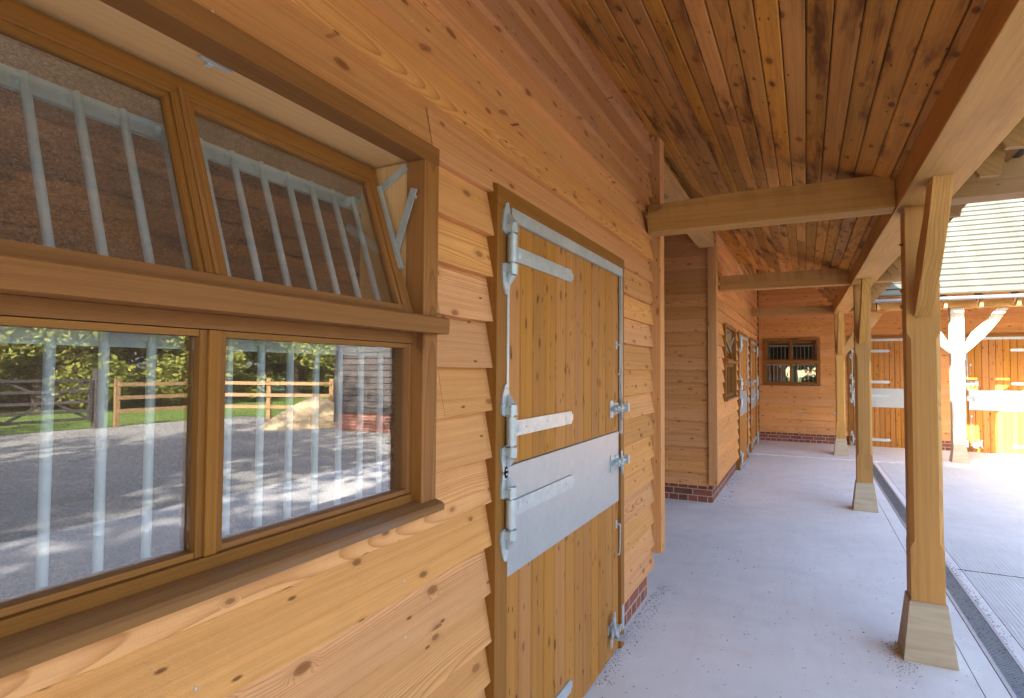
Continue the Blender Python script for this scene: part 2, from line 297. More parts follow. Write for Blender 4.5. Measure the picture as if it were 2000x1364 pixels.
# ------------------------------------------------------------------ mesh builder
def ident(s, n, z): return Vector((s, n, z))
class MB:
    """collects solids; build() links them as ONE mesh object. gc = grain coords (along, across, through), sd = board seed"""
    def __init__(s, f=None): s.f = f or ident; s.v = []; s.g = []; s.d = []; s.q = []
    def add(s, pts, gcs, faces, seed=None):
        if seed is None: seed = rnd.random()
        k = len(s.v)
        for p in pts: s.v.append(s.f(*p)); s.d.append(seed)
        s.g += gcs
        for q in faces: s.q.append(tuple(i + k for i in q))
    def box(s, a0, a1, b0, b1, c0, c1, ax=0, seed=None, seg=1, jit=0.0):
        """ax = grain axis (0,1,2); seg cuts along it, jit wobbles the outline"""
        if seed is None: seed = rnd.random()
        lo = [a0, b0, c0]; hi = [a1, b1, c1]; o = [i for i in (0, 1, 2) if i != ax]
        if hi[o[0]] - lo[o[0]] < hi[o[1]] - lo[o[1]]: o = [o[1], o[0]]
        pts = []; gcs = []; faces = []
        for i in range(seg + 1):
            t = lo[ax] + (hi[ax] - lo[ax]) * i / seg
            for (m, n) in ((0, 0), (1, 0), (1, 1), (0, 1)):
                p = [0, 0, 0]; p[ax] = t; p[o[0]] = (hi if m else lo)[o[0]]; p[o[1]] = (hi if n else lo)[o[1]]
                if jit and 0 < i < seg: p[o[0]] += rnd.uniform(-jit, jit); p[o[1]] += rnd.uniform(-jit, jit)
                pts.append(tuple(p)); gcs.append((t, p[o[0]] - lo[o[0]], p[o[1]] - lo[o[1]]))
        for i in range(seg):
            for j in range(4):
                k = 4 * i; faces.append((k + j, k + (j + 1) % 4, k + 4 + (j + 1) % 4, k + 4 + j))
        faces += [(3, 2, 1, 0), (4 * seg, 4 * seg + 1, 4 * seg + 2, 4 * seg + 3)]
        s.add(pts, gcs, faces, seed)
    def prism(s, poly, axis, t0, t1, seed=None, grain=None):
        """poly in the two other coords (in order), extruded along axis from t0 to t1; grain=None: along axis, else direction (2-tuple) in poly's plane"""
        o = [i for i in (0, 1, 2) if i != axis]; pts = []; gcs = []; n = len(poly)
        for t in (t0, t1):
            for (x, y) in poly:
                p = [0, 0, 0]; p[axis] = t; p[o[0]] = x; p[o[1]] = y; pts.append(tuple(p))
                if grain: gcs.append((x * grain[0] + y * grain[1], .2 * (-x * grain[1] + y * grain[0]), t - t0))
                else: gcs.append((t, x, y))
        fs = [tuple(range(n))[::-1], tuple(range(n, 2 * n))] + [(i, (i + 1) % n, n + (i + 1) % n, n + i) for i in range(n)]
        s.add(pts, gcs, fs, seed)
    def tube(s, p0, p1, r0, r1=None, n=12, seed=None, cap=True):
        r1 = r0 if r1 is None else r1; p0 = Vector(p0); p1 = Vector(p1); d = (p1 - p0); L = d.length; d.normalize()
        a = d.orthogonal().normalized(); b = d.cross(a); pts = []; gcs = []
        for (p, r, t) in ((p0, r0, 0), (p1, r1, L)):
            for i in range(n):
                c, q = math.cos(2 * math.pi * i / n), math.sin(2 * math.pi * i / n)
                pts.append(tuple(p + a * c * r + b * q * r)); gcs.append((t, c * r, q * r))
        fs = [(i, (i + 1) % n, n + (i + 1) % n, n + i) for i in range(n)]
        if cap: fs += [tuple(range(n))[::-1], tuple(range(n, 2 * n))]
        s.add(pts, gcs, fs, seed)
    def path(s, ps, r, n=8):
        for i in range(len(ps) - 1): s.tube(ps[i], ps[i + 1], r, r, n)
    def dome(s, c, r, axis=1, flat=.5, n=12):
        """low dome, pointing along +axis of the local frame"""
        pts = []; fs = []; rings = 3; c = Vector(c)
        o = [i for i in (0, 1, 2) if i != axis]
        for k in range(rings + 1):
            th = math.pi / 2 * k / rings
            for i in range(n):
                q = [0, 0, 0]; q[axis] = math.sin(th) * r * flat; q[o[0]] = math.cos(th) * r * math.cos(2 * math.pi * i / n); q[o[1]] = math.cos(th) * r * math.sin(2 * math.pi * i / n)
                pts.append(tuple(c + Vector(q)))
        for k in range(rings):
            for i in range(n): fs.append((k * n + i, k * n + (i + 1) % n, (k + 1) * n + (i + 1) % n, (k + 1) * n + i))
        s.add(pts, pts, fs)
    def build(s, name, mat, parent=None, bevel=0, smooth=False, kind=None):
        me = bpy.data.meshes.new(name); me.from_pydata([tuple(v) for v in s.v], [], s.q)
        a = me.attributes.new('gc', 'FLOAT_VECTOR', 'POINT'); a.data.foreach_set('vector', [c for g in s.g for c in g])
        b = me.attributes.new('sd', 'FLOAT', 'POINT'); b.data.foreach_set('value', s.d)
        bm = bmesh.new(); bm.from_mesh(me); bmesh.ops.recalc_face_normals(bm, faces=bm.faces)
        if bevel:
            es = [e for e in bm.edges if e.is_manifold and e.calc_face_angle(0) > .5]
            bmesh.ops.bevel(bm, geom=es, offset=bevel, segments=2, affect='EDGES', profile=.6)
        if smooth:
            for f in bm.faces: f.smooth = True
            for e in bm.edges:
                if e.calc_face_angle(0) > .7: e.smooth = False
        bm.to_mesh(me); bm.free(); me.materials.append(M[mat] if isinstance(mat, str) else mat)
        o = bpy.data.objects.new(name, me); C.objects.link(o)
        if parent is not None: o.parent = parent
        if kind: o['kind'] = kind
        return o
def thing(name, label, cat, group=None, loc=(0, 0, 0)):
    o = bpy.data.objects.new(name, None); C.objects.link(o); o.location = loc
    o['label'] = label; o['category'] = cat
    if group: o['group'] = group
    return o
def tag(o, label, cat, group=None):
    o['label'] = label; o['category'] = cat
    if group: o['group'] = group
    return o
def struct(o): o['kind'] = 'structure'; return o

# frames: (s along wall, n outwards, z up) -> world
def wall_left(s, n, z): return Vector((n, s, z))          # faces +x, s = y
FARY = 14.15
def wall_far(s, n, z): return Vector((s, FARY - n, z))    # faces -y, s = x

# ------------------------------------------------------------------ cladding
def cladding(f, s0, s1, z0, z1, openings, base=0.0, expo=.152, cut=None):
    """feather-edge boards lapped downwards; returns MB"""
    mb = MB(f); rows = int(math.ceil((z1 - z0) / expo))
    for i in range(rows):
        zb = z0 + i * expo; zt = min(zb + expo + .022, z1 + .02)
        if zt - zb < .03: continue
        joints = [s0]; x = s0 + rnd.uniform(.8, 3.6)
        while x < s1 - .6: joints.append(x); x += rnd.uniform(2.4, 4.2)
        joints.append(s1)
        for j in range(len(joints) - 1):
            a, b = joints[j] + .001, joints[j + 1] - .001; seed = rnd.random(); u0 = rnd.uniform(0, 50)
            wob = [rnd.uniform(0, 6.3) for _ in range(4)]; amp = rnd.choice((.002, .003, .006)); tb = rnd.uniform(.026, .031)
            zs = rnd.uniform(-.003, .003)
            pieces = [(a, b, 0., zt)]   # s range, clip lo, clip hi
            for (oa, ob, oz0, oz1) in openings:
                new = []
                for (pa, pb, lo, hi) in pieces:
                    if pb <= oa or pa >= ob or zb >= oz1 or zb + expo <= oz0: new.append((pa, pb, lo, hi)); continue
                    if pa < oa: new.append((pa, oa, lo, hi))
                    if pb > ob: new.append((ob, pb, lo, hi))
                    ma, mbb = max(pa, oa), min(pb, ob)
                    if zb < oz0: new.append((ma, mbb, lo, oz0))
                    if zb + expo > oz1: new.append((ma, mbb, oz1, hi))
                pieces = new
            for (pa, pb, lo, hi) in pieces:
                if pb - pa < .01: continue
                seg = max(1, int((pb - pa) / .12)); pts = []; gcs = []; fs = []
                for k in range(seg + 1):
                    t = pa + (pb - pa) * k / seg
                    dz = zs + amp * (math.sin(t * 2.1 + wob[0]) + .5 * math.sin(t * 5.3 + wob[1]) + .3 * math.sin(t * 17 + wob[2]))
                    dn = .0012 * math.sin(t * 3.1 + wob[3])
                    lo2 = max(zb + dz, lo); hi2 = min(zt, hi)
                    if hi2 < lo2 + .004: hi2 = lo2 + .004
                    def out(z): q = (z - zb) / (expo + .022); return .017 + (tb + .0065) * (1 - q) + dn
                    def inn(z): q = (z - zb) / (expo + .022); return .017 * (1 - q) + .004
                    for (n, z) in ((inn(lo2), lo2), (out(lo2), lo2), (out(hi2), hi2), (inn(hi2), hi2)):
                        pts.append((t, n - .004, z)); gcs.append((t + u0, z - zb, n))
                for k in range(seg):
                    for q in range(4): fs.append((4 * k + q, 4 * k + (q + 1) % 4, 4 * k + 4 + (q + 1) % 4, 4 * k + 4 + q))
                fs += [(3, 2, 1, 0), (4 * seg, 4 * seg + 1, 4 * seg + 2, 4 * seg + 3)]
                mb.add(pts, gcs, fs, seed)
                if NAILS is not None and lo < zb + .02:
                    t = math.ceil(pa / .6) * .6 + .07
                    while t < pb - .02:
                        NAILS.append((t + rnd.uniform(-.012, .012), out(zb + .035) - .0035, zb + .035 + rnd.uniform(-.006, .006))); t += .6
    return mb
NAILS = None
def plinth(f, s0, s1, h=.232, t=.1):
    mb = MB(f); pts = []; gcs = []
    for (s, n, z) in ((s0, -t, 0), (s1, -t, 0), (s1, 0, 0), (s0, 0, 0), (s0, -t, h), (s1, -t, h), (s1, 0, h), (s0, 0, h)):
        pts.append((s, n, z)); gcs.append((s + n, z + .002, 0))
    mb.add(pts, gcs, [(0, 1, 2, 3), (4, 7, 6, 5), (3, 2, 6, 7), (1, 0, 4, 5), (0, 3, 7, 4), (2, 1, 5, 6)], .5)
    return mb

# ------------------------------------------------------------------ stable door
def hinge_cup(mb, s, z, up, n0):
    """cast bracket on the frame: tapered plate and a boss round the pin. up=+1: plate rises above the boss"""
    poly = []
    for i in range(9):
        t = math.pi * i / 8
        poly.append((s - .012 - .030 * math.sin(t) * (1 if i < 9 else 0), z + up * (-.005 + .052 * (1 - math.cos(t)) )))
    poly = [(s + .012, z - up * .008), (s + .012, z + up * .075), (s - .002, z + up * .104), (s - .018, z + up * .098), (s - .034, z + up * .066), (s - .042, z + up * .028), (s - .040, z - up * .004), (s - .022, z - up * .010)]
    mb.prism([(a, b) for a, b in poly], 1, n0, n0 + .007)
    mb.tube((s + .004, n0 + .020, z - up * .006), (s + .004, n0 + .020, z + up * .030), .021, .019, 14)
    mb.tube((s + .004, n0 + .018, z + up * .030), (s + .002, n0 + .006, z + up * .062), .017, .008, 12)
    mb.box(s - .022, s + .004, n0 + .004, n0 + .030, z - .004 if up > 0 else z - .022, z + .022 if up > 0 else z + .004)
    for (a, b) in ((-.028, .026), (-.024, .058), (-.006, .088)): mb.dome((s + a, n0 + .007, z + up * b), .0055, 1, .5, 8)
def strap(mb, s0, s1, z, n0, h=.056, cap=True):
    a = h / 2
    mb.prism([(s0, z - a), (s1 - .02, z - a), (s1 - .014, z - a * .55), (s1, z - a * .4), (s1, z + a * .4), (s1 - .014, z + a * .55), (s1 - .02, z + a), (s0, z + a)], 1, n0, n0 + .007)
    for t in (.24, .55, .86): mb.dome((s0 + (s1 - s0) * t, n0 + .007, z + (.004 if t == .55 else 0)), .0055, 1, .5, 8)
def make_door(parent, f, w, hand=1, top=2.118, detail=True, label=None, nz=0.045):
    """f maps (s, n, z) with s=0 at the hinge edge and s=w at the latch edge"""
    mb = MB(f); nb = 12; bw = w / nb; split = 1.215
    for (z0, z1) in ((.012, split - .003), (split + .003, top)):
        for i in range(nb):
            a, b = i * bw + .0024, (i + 1) * bw - .0024
            u = rnd.uniform(0, 9); seed = rnd.random()
            poly = [(a, nz - .03), (b, nz - .03), (b, nz - .006), (b - .005, nz), (a + .005, nz), (a, nz - .006)]
            pts = []; gcs = []
            for z in (z0, z1):
                for (x, y) in poly: pts.append((x, y, z)); gcs.append((z + u, x - a, y))
            n = 6; fs = [tuple(range(n))[::-1], tuple(range(n, 2 * n))] + [(k, (k + 1) % n, n + (k + 1) % n, n + k) for k in range(n)]
            mb.add(pts, gcs, fs, seed)
    mb.box(.02, w - .02, nz - .055, nz - .0302, .03, split - .01, 2); mb.box(.02, w - .02, nz - .055, nz - .0302, split + .01, top - .02, 2)
    door = mb.build('stable_door', 'door', parent)
    if label: door['label'] = label
    fr = MB(f); fn = .060
    fr.box(-.098, -.006, -.06, fn, .0, top + .008, 2); fr.box(w + .006, w + .068, -.06, fn, .0, top + .008, 2)
    fr.box(-.098, w + .068, -.06, fn + .002, top + .0085, top + .082, 0)
    fr.box(-.006, .03, -.06, nz - .058, 0, top, 2); fr.box(w - .03, w + .006, -.06, nz - .058, 0, top, 2)
    fr.build('door_frame', 'trim2', door, bevel=.002)
    st = MB(f)
    st.box(-.026, -.0095, fn + .0005, fn + .0035, 1.12, top - .01, 2)
    st.build('edge_strip', 'galv', door)
    st = MB(f); st.box(w + .004, w + .018, nz + .004, fn + .004, 1.20, top - .01, 2); st.build('edge_strip', 'galv', door)
    tg = MB(f); tg.box(.0, w + .016, fn + .003, fn + .007, top - .022, top + .022, 0); tg.box(.0, w + .016, nz + .003, fn + .004, top - .024, top - .021, 0)
    for k in range(8): tg.dome((w * (k + .5) / 8, fn + .007, top + .006), .004, 1, .5, 8)
    tg.build('top_guard', 'galv', door)
    pl = MB(f); pl.box(.0, w - .006, nz + .001, nz + .004, .825, split - .004, 0); pl.box(-.001, w - .004, nz - .03, nz + .006, split - .0035, split - .0005, 0)
    pl.box(.0, w - .006, nz + .004, nz + .0065, split - .012, split - .004, 0)
    for k in range(10): pl.dome((w * (k + .5) / 10, nz + .004, .838), .004, 1, .5, 8)
    pl.build('metal_plate', 'sheet', door)
    # hinges: strap on the door, two cups on the frame
    for z in (1.985, 1.345, 1.06, .157):
        h = MB(f); n0 = nz + (.0065 if .8 < z < 1.2 else .001)
        strap(h, .0, .65, z, n0)
        h.tube((-.022, fn + .020, z - .048), (-.022, fn + .020, z + .048), .019, .019, 14)
        h.tube((-.022, fn + .020, z - .085), (-.022, fn + .020, z + .085), .010, .010, 10)
        h.box(-.022, .006, fn - .0, fn + .012, z - .028, z + .028); h.box(.0, .006, n0, fn + .012, z - .028, z + .028)
        hinge_cup(h, -.026, z + .062, 1, fn + .0005); hinge_cup(h, -.026, z - .062, -1, fn + .0005)
        hb = h.build('strap_hinge', 'galv', door, smooth=True)
        b2 = MB(f); b2.dome((.088, n0 + .007, z), .016, 1, .35, 14); b2.build('bolt_head', 'bar', door, smooth=True)
    # latches
    for z in (1.345, 1.05):
        l = MB(f); n0 = nz + (.0045 if z < 1.2 else .001); s = w - .165
        l.prism([(s, z - .042), (s + .008, z - .048), (s + .05, z - .046), (s + .06, z - .030), (s + .155, z - .030), (s + .155, z + .030), (s + .06, z + .030), (s + .05, z + .046), (s + .008, z + .048), (s, z + .042)], 1, n0, n0 + .004)
        l.tube((s + .01, n0 + .020, z), (s + .20, n0 + .020, z), .0095, .0095, 10)
        for q in (.05, .115): l.box(s + q, s + q + .018, n0 + .004, n0 + .036, z - .018, z + .018)
        for q in (-.026, .026): l.dome((s + .085, n0 + .004, z + q), .013, 1, .6, 12)
        l.path([(s + .066, n0 + .032, z + .008), (s + .068, n0 + .048, z - .012), (s + .078, n0 + .046, z - .045), (s + .090, n0 + .040, z - .060), (s + .084, n0 + .042, z - .030)], .0065, 8)
        # keeper on the frame
        l.box(w - .002, w + .022, fn + .0006, fn + .004, z - .052, z + .052)
        for q in (-.017, .017): l.box(w + .004, w + .060, fn + .004, fn + .0075, z + q - .003, z + q + .003)
        l.box(w + .050, w + .072, fn + .0006, fn + .030, z - .024, z + .024)
        l.build('bolt_latch', 'galv', door, smooth=True)
    # hooks
    for z in (1.70, .70):
        k = MB(f); s = w - .045; n0 = nz + .001
        k.box(s - .014, s + .014, n0, n0 + .003, z - .022, z + .022)
        k.path([(s, n0 + .002, z), (s + .004, n0 + .020, z + .004), (s + .006, n0 + .022, z - .010)], .005, 8)
        k.path([(s + .006, n0 + .020, z + .004), (s + .012, n0 + .020, z - .03), (s + .016, n0 + .016, z - .145), (s + .014, n0 + .014, z - .165), (s - .010, n0 + .012, z - .165)], .0038, 8)
        k.build('cabin_hook', 'galv', door, smooth=True)
    # foot operated kick bolt
    k = MB(f); s = w - .17; n0 = nz + .001; z = .175
    k.box(s - .03, s + .11, n0, n0 + .004, z - .022, z + .022)
    k.prism([(s - .045, z - .085), (s - .022, z - .080), (s + .012, z + .01), (s + .04, z + .08), (s + .018, z + .085), (s - .012, z + .02)], 1, n0 + .018, n0 + .026)
    k.prism([(s - .04, z + .075), (s - .012, z + .085), (s + .022, z - .005), (s + .075, z - .045), (s + .062, z - .075), (s + .0, z - .02)], 1, n0 + .027, n0 + .035)
    k.box(s + .055, s + .125, n0 + .012, n0 + .065, z - .078, z - .070)
    k.tube((s + .005, n0, z), (s + .005, n0 + .04, z), .012, .012, 12)
    k.tube((s + .0, n0 + .014, z - .04), (s + .165, n0 + .014, z - .04), .009, .009, 10)
    k.box(s + .10, s + .128, n0, n0 + .028, z - .056, z - .022)
    k.build('kick_bolt', 'galv', door, smooth=False)
    kf = MB(f); kf.box(w + .012, w + .05, fn + .0005, fn + .005, .10, .235, 2); kf.build('bolt_keeper', 'galv', door)
    return door
M['trim2'] = wood('door_frame_timber', (.28, .118, .030), (.17, .060, .014), (.09, .03, .010), ring=260, ringmix=.6, tint=.08, knots=(1.0, 4, .2, .1), rough=.5, pin=False, bump=.0005, spec=.1)

# ------------------------------------------------------------------ window
def make_window(parent, f, W, z0=1.15, z1=2.194, label=None, tilt=.318, stay=True, gs=0.0775):
    """f maps (s, n, z); s 0..W across the casing; lower pair fixed, upper pair leaning in at the top"""
    H = z1 - z0; zt = z0 + .555   # transom top
    jw = .069; fn = .062
    c = MB(f)
    c.box(0, jw, .0, fn, z0 + .04, z1 - .0505, 2); c.box(W - jw, W, .0, fn, z0 + .04, z1 - .0505, 2)
    c.box(0, W, .0, fn + .0015, z1 - .05, z1, 0)
    c.box(jw + .001, W - jw - .001, -.002, .028, zt - .075, zt - .046, 0)            # head of the lower lights
    c.box(jw + .001, W - jw - .001, -.03, .033, z0 + .041, z0 + .068, 0)
    mid = W / 2
    c.box(mid - .012, mid + .012, -.03, .030, z0 + .0685, zt - .076, 2)
    win = c.build('window', 'trim', parent, bevel=.002)
    if label: win['label'] = label
    b = MB(f)     # beads and small frames round the two lower panes
    for (a0, a1) in ((jw + .002, mid - .0125), (mid + .0125, W - jw - .002)):
        b.box(a0, a0 + .014, -.02, .024, z0 + .069, zt - .0765, 2); b.box(a1 - .014, a1, -.02, .024, z0 + .069, zt - .0765, 2)
        b.box(a0 + .0145, a1 - .0145, -.02, .022, z0 + .069, z0 + .080, 0); b.box(a0 + .0145, a1 - .0145, -.02, .022, zt - .088, zt - .0765, 0)
    b.build('glazing_bead', 'trim3', win)
    for (a0, a1) in ((jw + .015, mid - .027), (mid + .027, W - jw - .015)):
        p = MB(f); p.box(a0, a1, .004, .008, z0 + .079, zt - .087); p.build('pane', 'glass', win)
    s_ = MB(f); s_.prism([(-.03, z0 + .05), (-.03, z0), (.078, z0 + .012), (.090, z0 + .016), (.092, z0 + .030), (.086, z0 + .037), (.0605, z0 + .044)], 0, -.002, W + .002); s_.build('sill', 'trim4', win, bevel=.002)
    l = MB(f); l.prism([(-.03, zt - .045), (.095, zt - .047), (.097, zt - .006), (.090, zt), (-.03, zt + .006)], 0, -.008, W + .012); l.build('transom', 'trim', win, bevel=.0025)
    # linings of the reveal
    r = MB(f); r.box(W - jw + .003, W - .02, -.17, -.0005, zt + .007, z1 - .05, 2); r.box(.02, jw - .003, -.17, -.0005, zt + .007, z1 - .05, 2)
    r.box(.02, W - .02, -.17, -.0005, z1 - .047, z1 - .01, 0); r.build('reveal_lining', 'liner', win)
    # leaning upper sash
    ct, st_ = .948, tilt; L = (z1 - .056 - zt) / ct * .985
    def g(s, n, t): # t along the sash, n out of its face
        return f(s, .033 - t * st_ + (n) * ct, zt + .008 + t * ct + n * st_)
    a0, a1 = jw + .006, W - jw - .006
    sa = MB(g)
    sa.box(a0, a0 + .038, -.036, .0, .0, L, 2); sa.box(a1 - .038, a1, -.036, .0, .0, L, 2)
    sa.box(a0 + .0385, a1 - .0385, -.036, .0, L - .046, L, 0); sa.box(a0 + .0385, a1 - .0385, -.036, .0, .0, .022, 0)
    sa.box(mid - .019, mid + .019, -.036, .001, .0225, L - .0465, 2)
    sa.box(mid - .004, mid + .004, .0, .006, .02, L - .03, 2)
    for (b0, b1) in ((a0 + .039, mid - .0195), (mid + .0195, a1 - .039)):
        sa.box(b0, b0 + .010, -.02, -.004, .0225, L - .0465, 2); sa.box(b1 - .010, b1, -.02, -.004, .0225, L - .0465, 2)
        sa.box(b0 + .0105, b1 - .0105, -.02, -.004, L - .057, L - .0465, 0)
    sash = sa.build('sash', 'trim', win, bevel=.0015)
    for (b0, b1) in ((a0 + .045, mid - .025), (mid + .025, a1 - .045)):
        p = MB(g); p.box(b0, b1, -.018, -.014, .018, L - .05); p.build('pane', 'glass', win)
    # grilles: one leaning with the sash, one upright behind the lower panes
    for (mp, t0, t1, n) in ((g, -.01, L - .075, -.075), (f, z0 + .02, zt - .075, -.045)):
        q = MB(mp)
        q.box(jw + .01, W - jw - .012, n - .004, n + .004, t1 - .036, t1 + .004, 0)
        q.box(jw + .01, W - jw - .012, n - .004, n + .004, t0, t0 + .03, 0)
        k = int((W - 2 * jw - .02) / gs); off = (W - 2 * jw - (k - 1) * gs) / 2
        for i in range(k):
            s = jw + off + i * gs + .0
            q.tube((s, n + .010, t0 + .015), (s, n + .010, t1 - .004), .0080, .0080, 10)
            q.dome((s - .004, n + .004, t1 - .016), .013, 1, .7, 8)
        q.build('bar_grille', 'bar', win, smooth=True)
    if stay:
        m = MB(f); s = W - jw
        def flat(p, q, wd, s0, s1):
            p = Vector(p); q = Vector(q); d = (q - p).normalized(); o = Vector((-d.y, d.x)) * wd / 2
            m.prism([tuple(p - o), tuple(q - o), tuple(q + o), tuple(p + o)], 0, s0, s1)
        flat((.036, zt + .355), (-.036, zt + .155), .021, s - .016, s - .012)
        m.tube((s - .018, .030, zt + .335), (s, .030, zt + .335), .006, .006, 8)
        m.build('window_stay', 'galv', win)
        m = MB(f); flat((.0, zt + .425), (-.092, zt + .372), .022, s - .006, s - .001); flat((-.088, zt + .375), (-.004, zt + .135), .012, s - .022, s - .010)
        m.build('grille_bracket', 'galv', win)
        m = MB(f); m.box(mid - .02, mid + .045, -.012, -.002, z1 - .0525, z1 - .0505); m.box(mid + .0, mid + .012, -.024, -.012, z1 - .055, z1 - .0505); m.build('sash_catch', 'galv', win)
    return win
M['trim3'] = M['trim']
M['trim4'] = wood('weathered_sill', (.25, .112, .036), (.16, .066, .020), (.09, .04, .02), ring=300, ringmix=.35, tint=.1, knots=(1, 4, .2, .08), rough=.6, pin=False, stain=.5, stain_col=(.17, .13, .12))

# ------------------------------------------------------------------ the stable range on the left
def lf(y): return .018 * (y - 3.83)
def ceil_z(x, y):
    zw = 3.225 + .012 * (y - 3.8); zp = 2.635 + .018 * (y - 3.83)
    return zw + (zp - zw) * (x - .05) / (1.46 - .05)
stable = thing('stable_range', 'long larch-clad stable range on the left with barred window, stable doors and oak-framed covered walkway', 'stable building')

def lining(parent, f, s0, s1, z1, openings):
    m = MB(f); zs = sorted(set([0.0, z1] + [o[2] for o in openings] + [o[3] for o in openings]))
    for i in range(len(zs) - 1):
        zm = (zs[i] + zs[i + 1]) / 2; cuts = sorted([(o[0], o[1]) for o in openings if o[2] < zm < o[3]]); a = s0
        for (ca, cb) in cuts + [(s1, s1)]:
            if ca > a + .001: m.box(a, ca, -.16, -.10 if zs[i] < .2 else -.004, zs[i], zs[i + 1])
            a = max(a, cb)
    return m.build('wall_lining', 'interior', parent)

# near wall, y -3.5 .. 4.06
W1 = (.03, 1.374, 1.15, 2.194); D1 = (1.83, 1.385)
op1 = [W1, (D1[0] - .094, D1[0] + D1[1] + .066, 0, 2.21)]
opL = [(W1[0] + .02, W1[1] - .02, W1[2] + .02, W1[3] - .02), (D1[0] - .02, D1[0] + D1[1] + .02, 0, 2.15)]
YE = 4.08
NAILS = []
wl = cladding(wall_left, -3.5, YE, .20, 3.32, op1).build('wall', 'larch', stable)
m = MB(wall_left)
for p in NAILS: m.dome(p, .0036, 1, .4, 8)
m.build('nail_heads', 'bar', wl, kind='stuff'); NAILS = None
lin = lining(stable, wall_left, -3.5, YE - .02, 3.34, opL)
pm = MB(wall_left)
p1 = plinth(wall_left, -3.5, D1[0] - .1); p1.build('brick_plinth', 'brick', stable)
p1 = plinth(wall_left, D1[0] + D1[1] + .070, YE - .04); p1.build('brick_plinth', 'brick', stable)
cb = MB(); cb.box(-.20, .092, YE + .004, YE + .125, .29, 3.23, 2); cb.build('corner_board', 'larch', stable, bevel=.002)
rw = MB(); rw.box(-.17, -.005, YE - .02, YE + .003, 0, 3.2, 2); rw.box(-3.2, -.2, YE - .02, YE + .05, 0, 3.6, 2); rw.build('end_wall', 'larch', stable)

def d1f(s, n, z): return wall_left(D1[0] + s, n, z)
def w1f(s, n, z): return wall_left(W1[0] + s, n, z)
make_window(stable, w1f, W1[1] - W1[0], label='large near window, tilted upper sash, grey bars behind the glass')
make_door(stable, d1f, D1[1], label='nearest tall boarded stable door with wide grey metal plate')

# second wall, y 7.14 .. 14.15
Y2 = 7.14
W2 = (8.02, 9.35, 1.15, 2.194); D2 = (9.86, 1.32); D3 = (11.92, 1.32)
op2 = [W2, (D2[0] - .094, D2[0] + D2[1] + .066, 0, 2.21), (D3[0] - .094, D3[0] + D3[1] + .066, 0, 2.21)]
opL2 = [(W2[0] + .02, W2[1] - .02, W2[2] + .02, W2[3] - .02), (D2[0] - .02, D2[0] + D2[1] + .02, 0, 2.15), (D3[0] - .02, D3[0] + D3[1] + .02, 0, 2.15)]
cladding(wall_left, Y2 + .11, FARY - .05, .20, 4.4, op2).build('wall', 'larch', stable)
lining(stable, wall_left, Y2 + .1, FARY, 3.8, opL2)
for (a, b) in ((Y2 + .13, D2[0] - .1), (D2[0] + D2[1] + .070, D3[0] - .1), (D3[0] + D3[1] + .070, FARY - .001)):
    plinth(wall_left, a, b).build('brick_plinth', 'brick', stable)
make_window(stable, lambda s, n, z: wall_left(W2[0] + s, n, z), W2[1] - W2[0], label='narrow looking far window in the side wall, upper sash tilted')
make_door(stable, lambda s, n, z: wall_left(D2[0] + s, n, z), D2[1], label='stable door hinged on its near side beyond the second window')
make_door(stable, lambda s, n, z: wall_left(D3[0] + D3[1] - s, n, z), D3[1], label='stable door hinged on its far side in the corner')
# the end of that wall that faces us across the passage
def wall_pass(s, n, z): return Vector((s, Y2 + .06 - n, z))
cladding(wall_pass, -3.6, -.035, .20, 3.55, []).build('wall', 'larch', stable)
m = MB(wall_pass); m.box(-3.6, -.05, -.15, -.005, .2, 3.7, 2); m.build('wall_lining', 'interior', stable)
plinth(wall_pass, -3.6, .0).build('brick_plinth', 'brick', stable)
cb = MB(); cb.box(-.032, .066, Y2 - .005, Y2 + .105, .215, 3.22, 2); cb.build('corner_board', 'larch', stable, bevel=.002)
# passage back wall, side walls
m = MB(); m.box(-3.7, -3.6, YE, Y2, 0, 3.9, 2); m.build('passage_wall', 'larch', stable)
# plate over the passage opening
m = MB(); m.box(-.125, .045, YE + .13, Y2 - .012, 3.02, 3.17, 1, seg=6, jit=.001); m.build('passage_beam', 'oak', stable, bevel=.004)

# ceiling boards: along y, stepping down to the plate
def ceiling():
    m = MB(); x = -2.6; bw = .084; ystart = -4.0
    while x < 1.62:
        x0, x1 = x + .002, x + bw - .002
        ystart = -4.0 if x > -.2 else YE
        y = ystart + rnd.uniform(.5, 2.5); ys = [ystart]
        while y < 14: ys.append(y); y += rnd.uniform(2.4, 4.5)
        # where the ceiling stops short in the last bay
        if x1 > 1.11: yend = 10.0 + (x1 - 1.11) / .39 * 2.3
        else: yend = 10.0
        yend = min(yend, 13.0)
        ys = [q for q in ys if q < yend - .3] + [yend]
        for i in range(len(ys) - 1):
            a, b = ys[i] + .0015, ys[i + 1] - .0015; seed = rnd.random(); u = rnd.uniform(0, 9); k = max(1, int((b - a) / .9))
            pts = []; gcs = []; fs = []; dz = rnd.uniform(-.0012, .0012)
            for j in range(k + 1):
                yy = a + (b - a) * j / k
                for (xx, dd, aa) in ((x0, .004, 0), (x0 + .005, 0, .005), (x1 - .005, 0, bw - .005), (x1, .004, bw), (x1, .02, bw), (x0, .02, 0)):
                    pts.append((xx, yy, ceil_z(xx, yy) + dd + dz)); gcs.append((yy + u, aa, dd))
            for j in range(k):
                for q in range(6): fs.append((6 * j + q, 6 * j + (q + 1) % 6, 6 * j + 6 + (q + 1) % 6, 6 * j + 6 + q))
            fs += [(5, 4, 3, 2, 1, 0), tuple(range(6 * k, 6 * k + 6))]
            m.add(pts, gcs, fs, seed)
        x += bw
    return m.build('ceiling_boards', 'ceil', stable)
ceiling()
m = MB(); pts = []; fs = []; ys_ = [-4 + i * 1.0 for i in range(14)]; xs_ = [-.15 + i * .23 for i in range(9)]
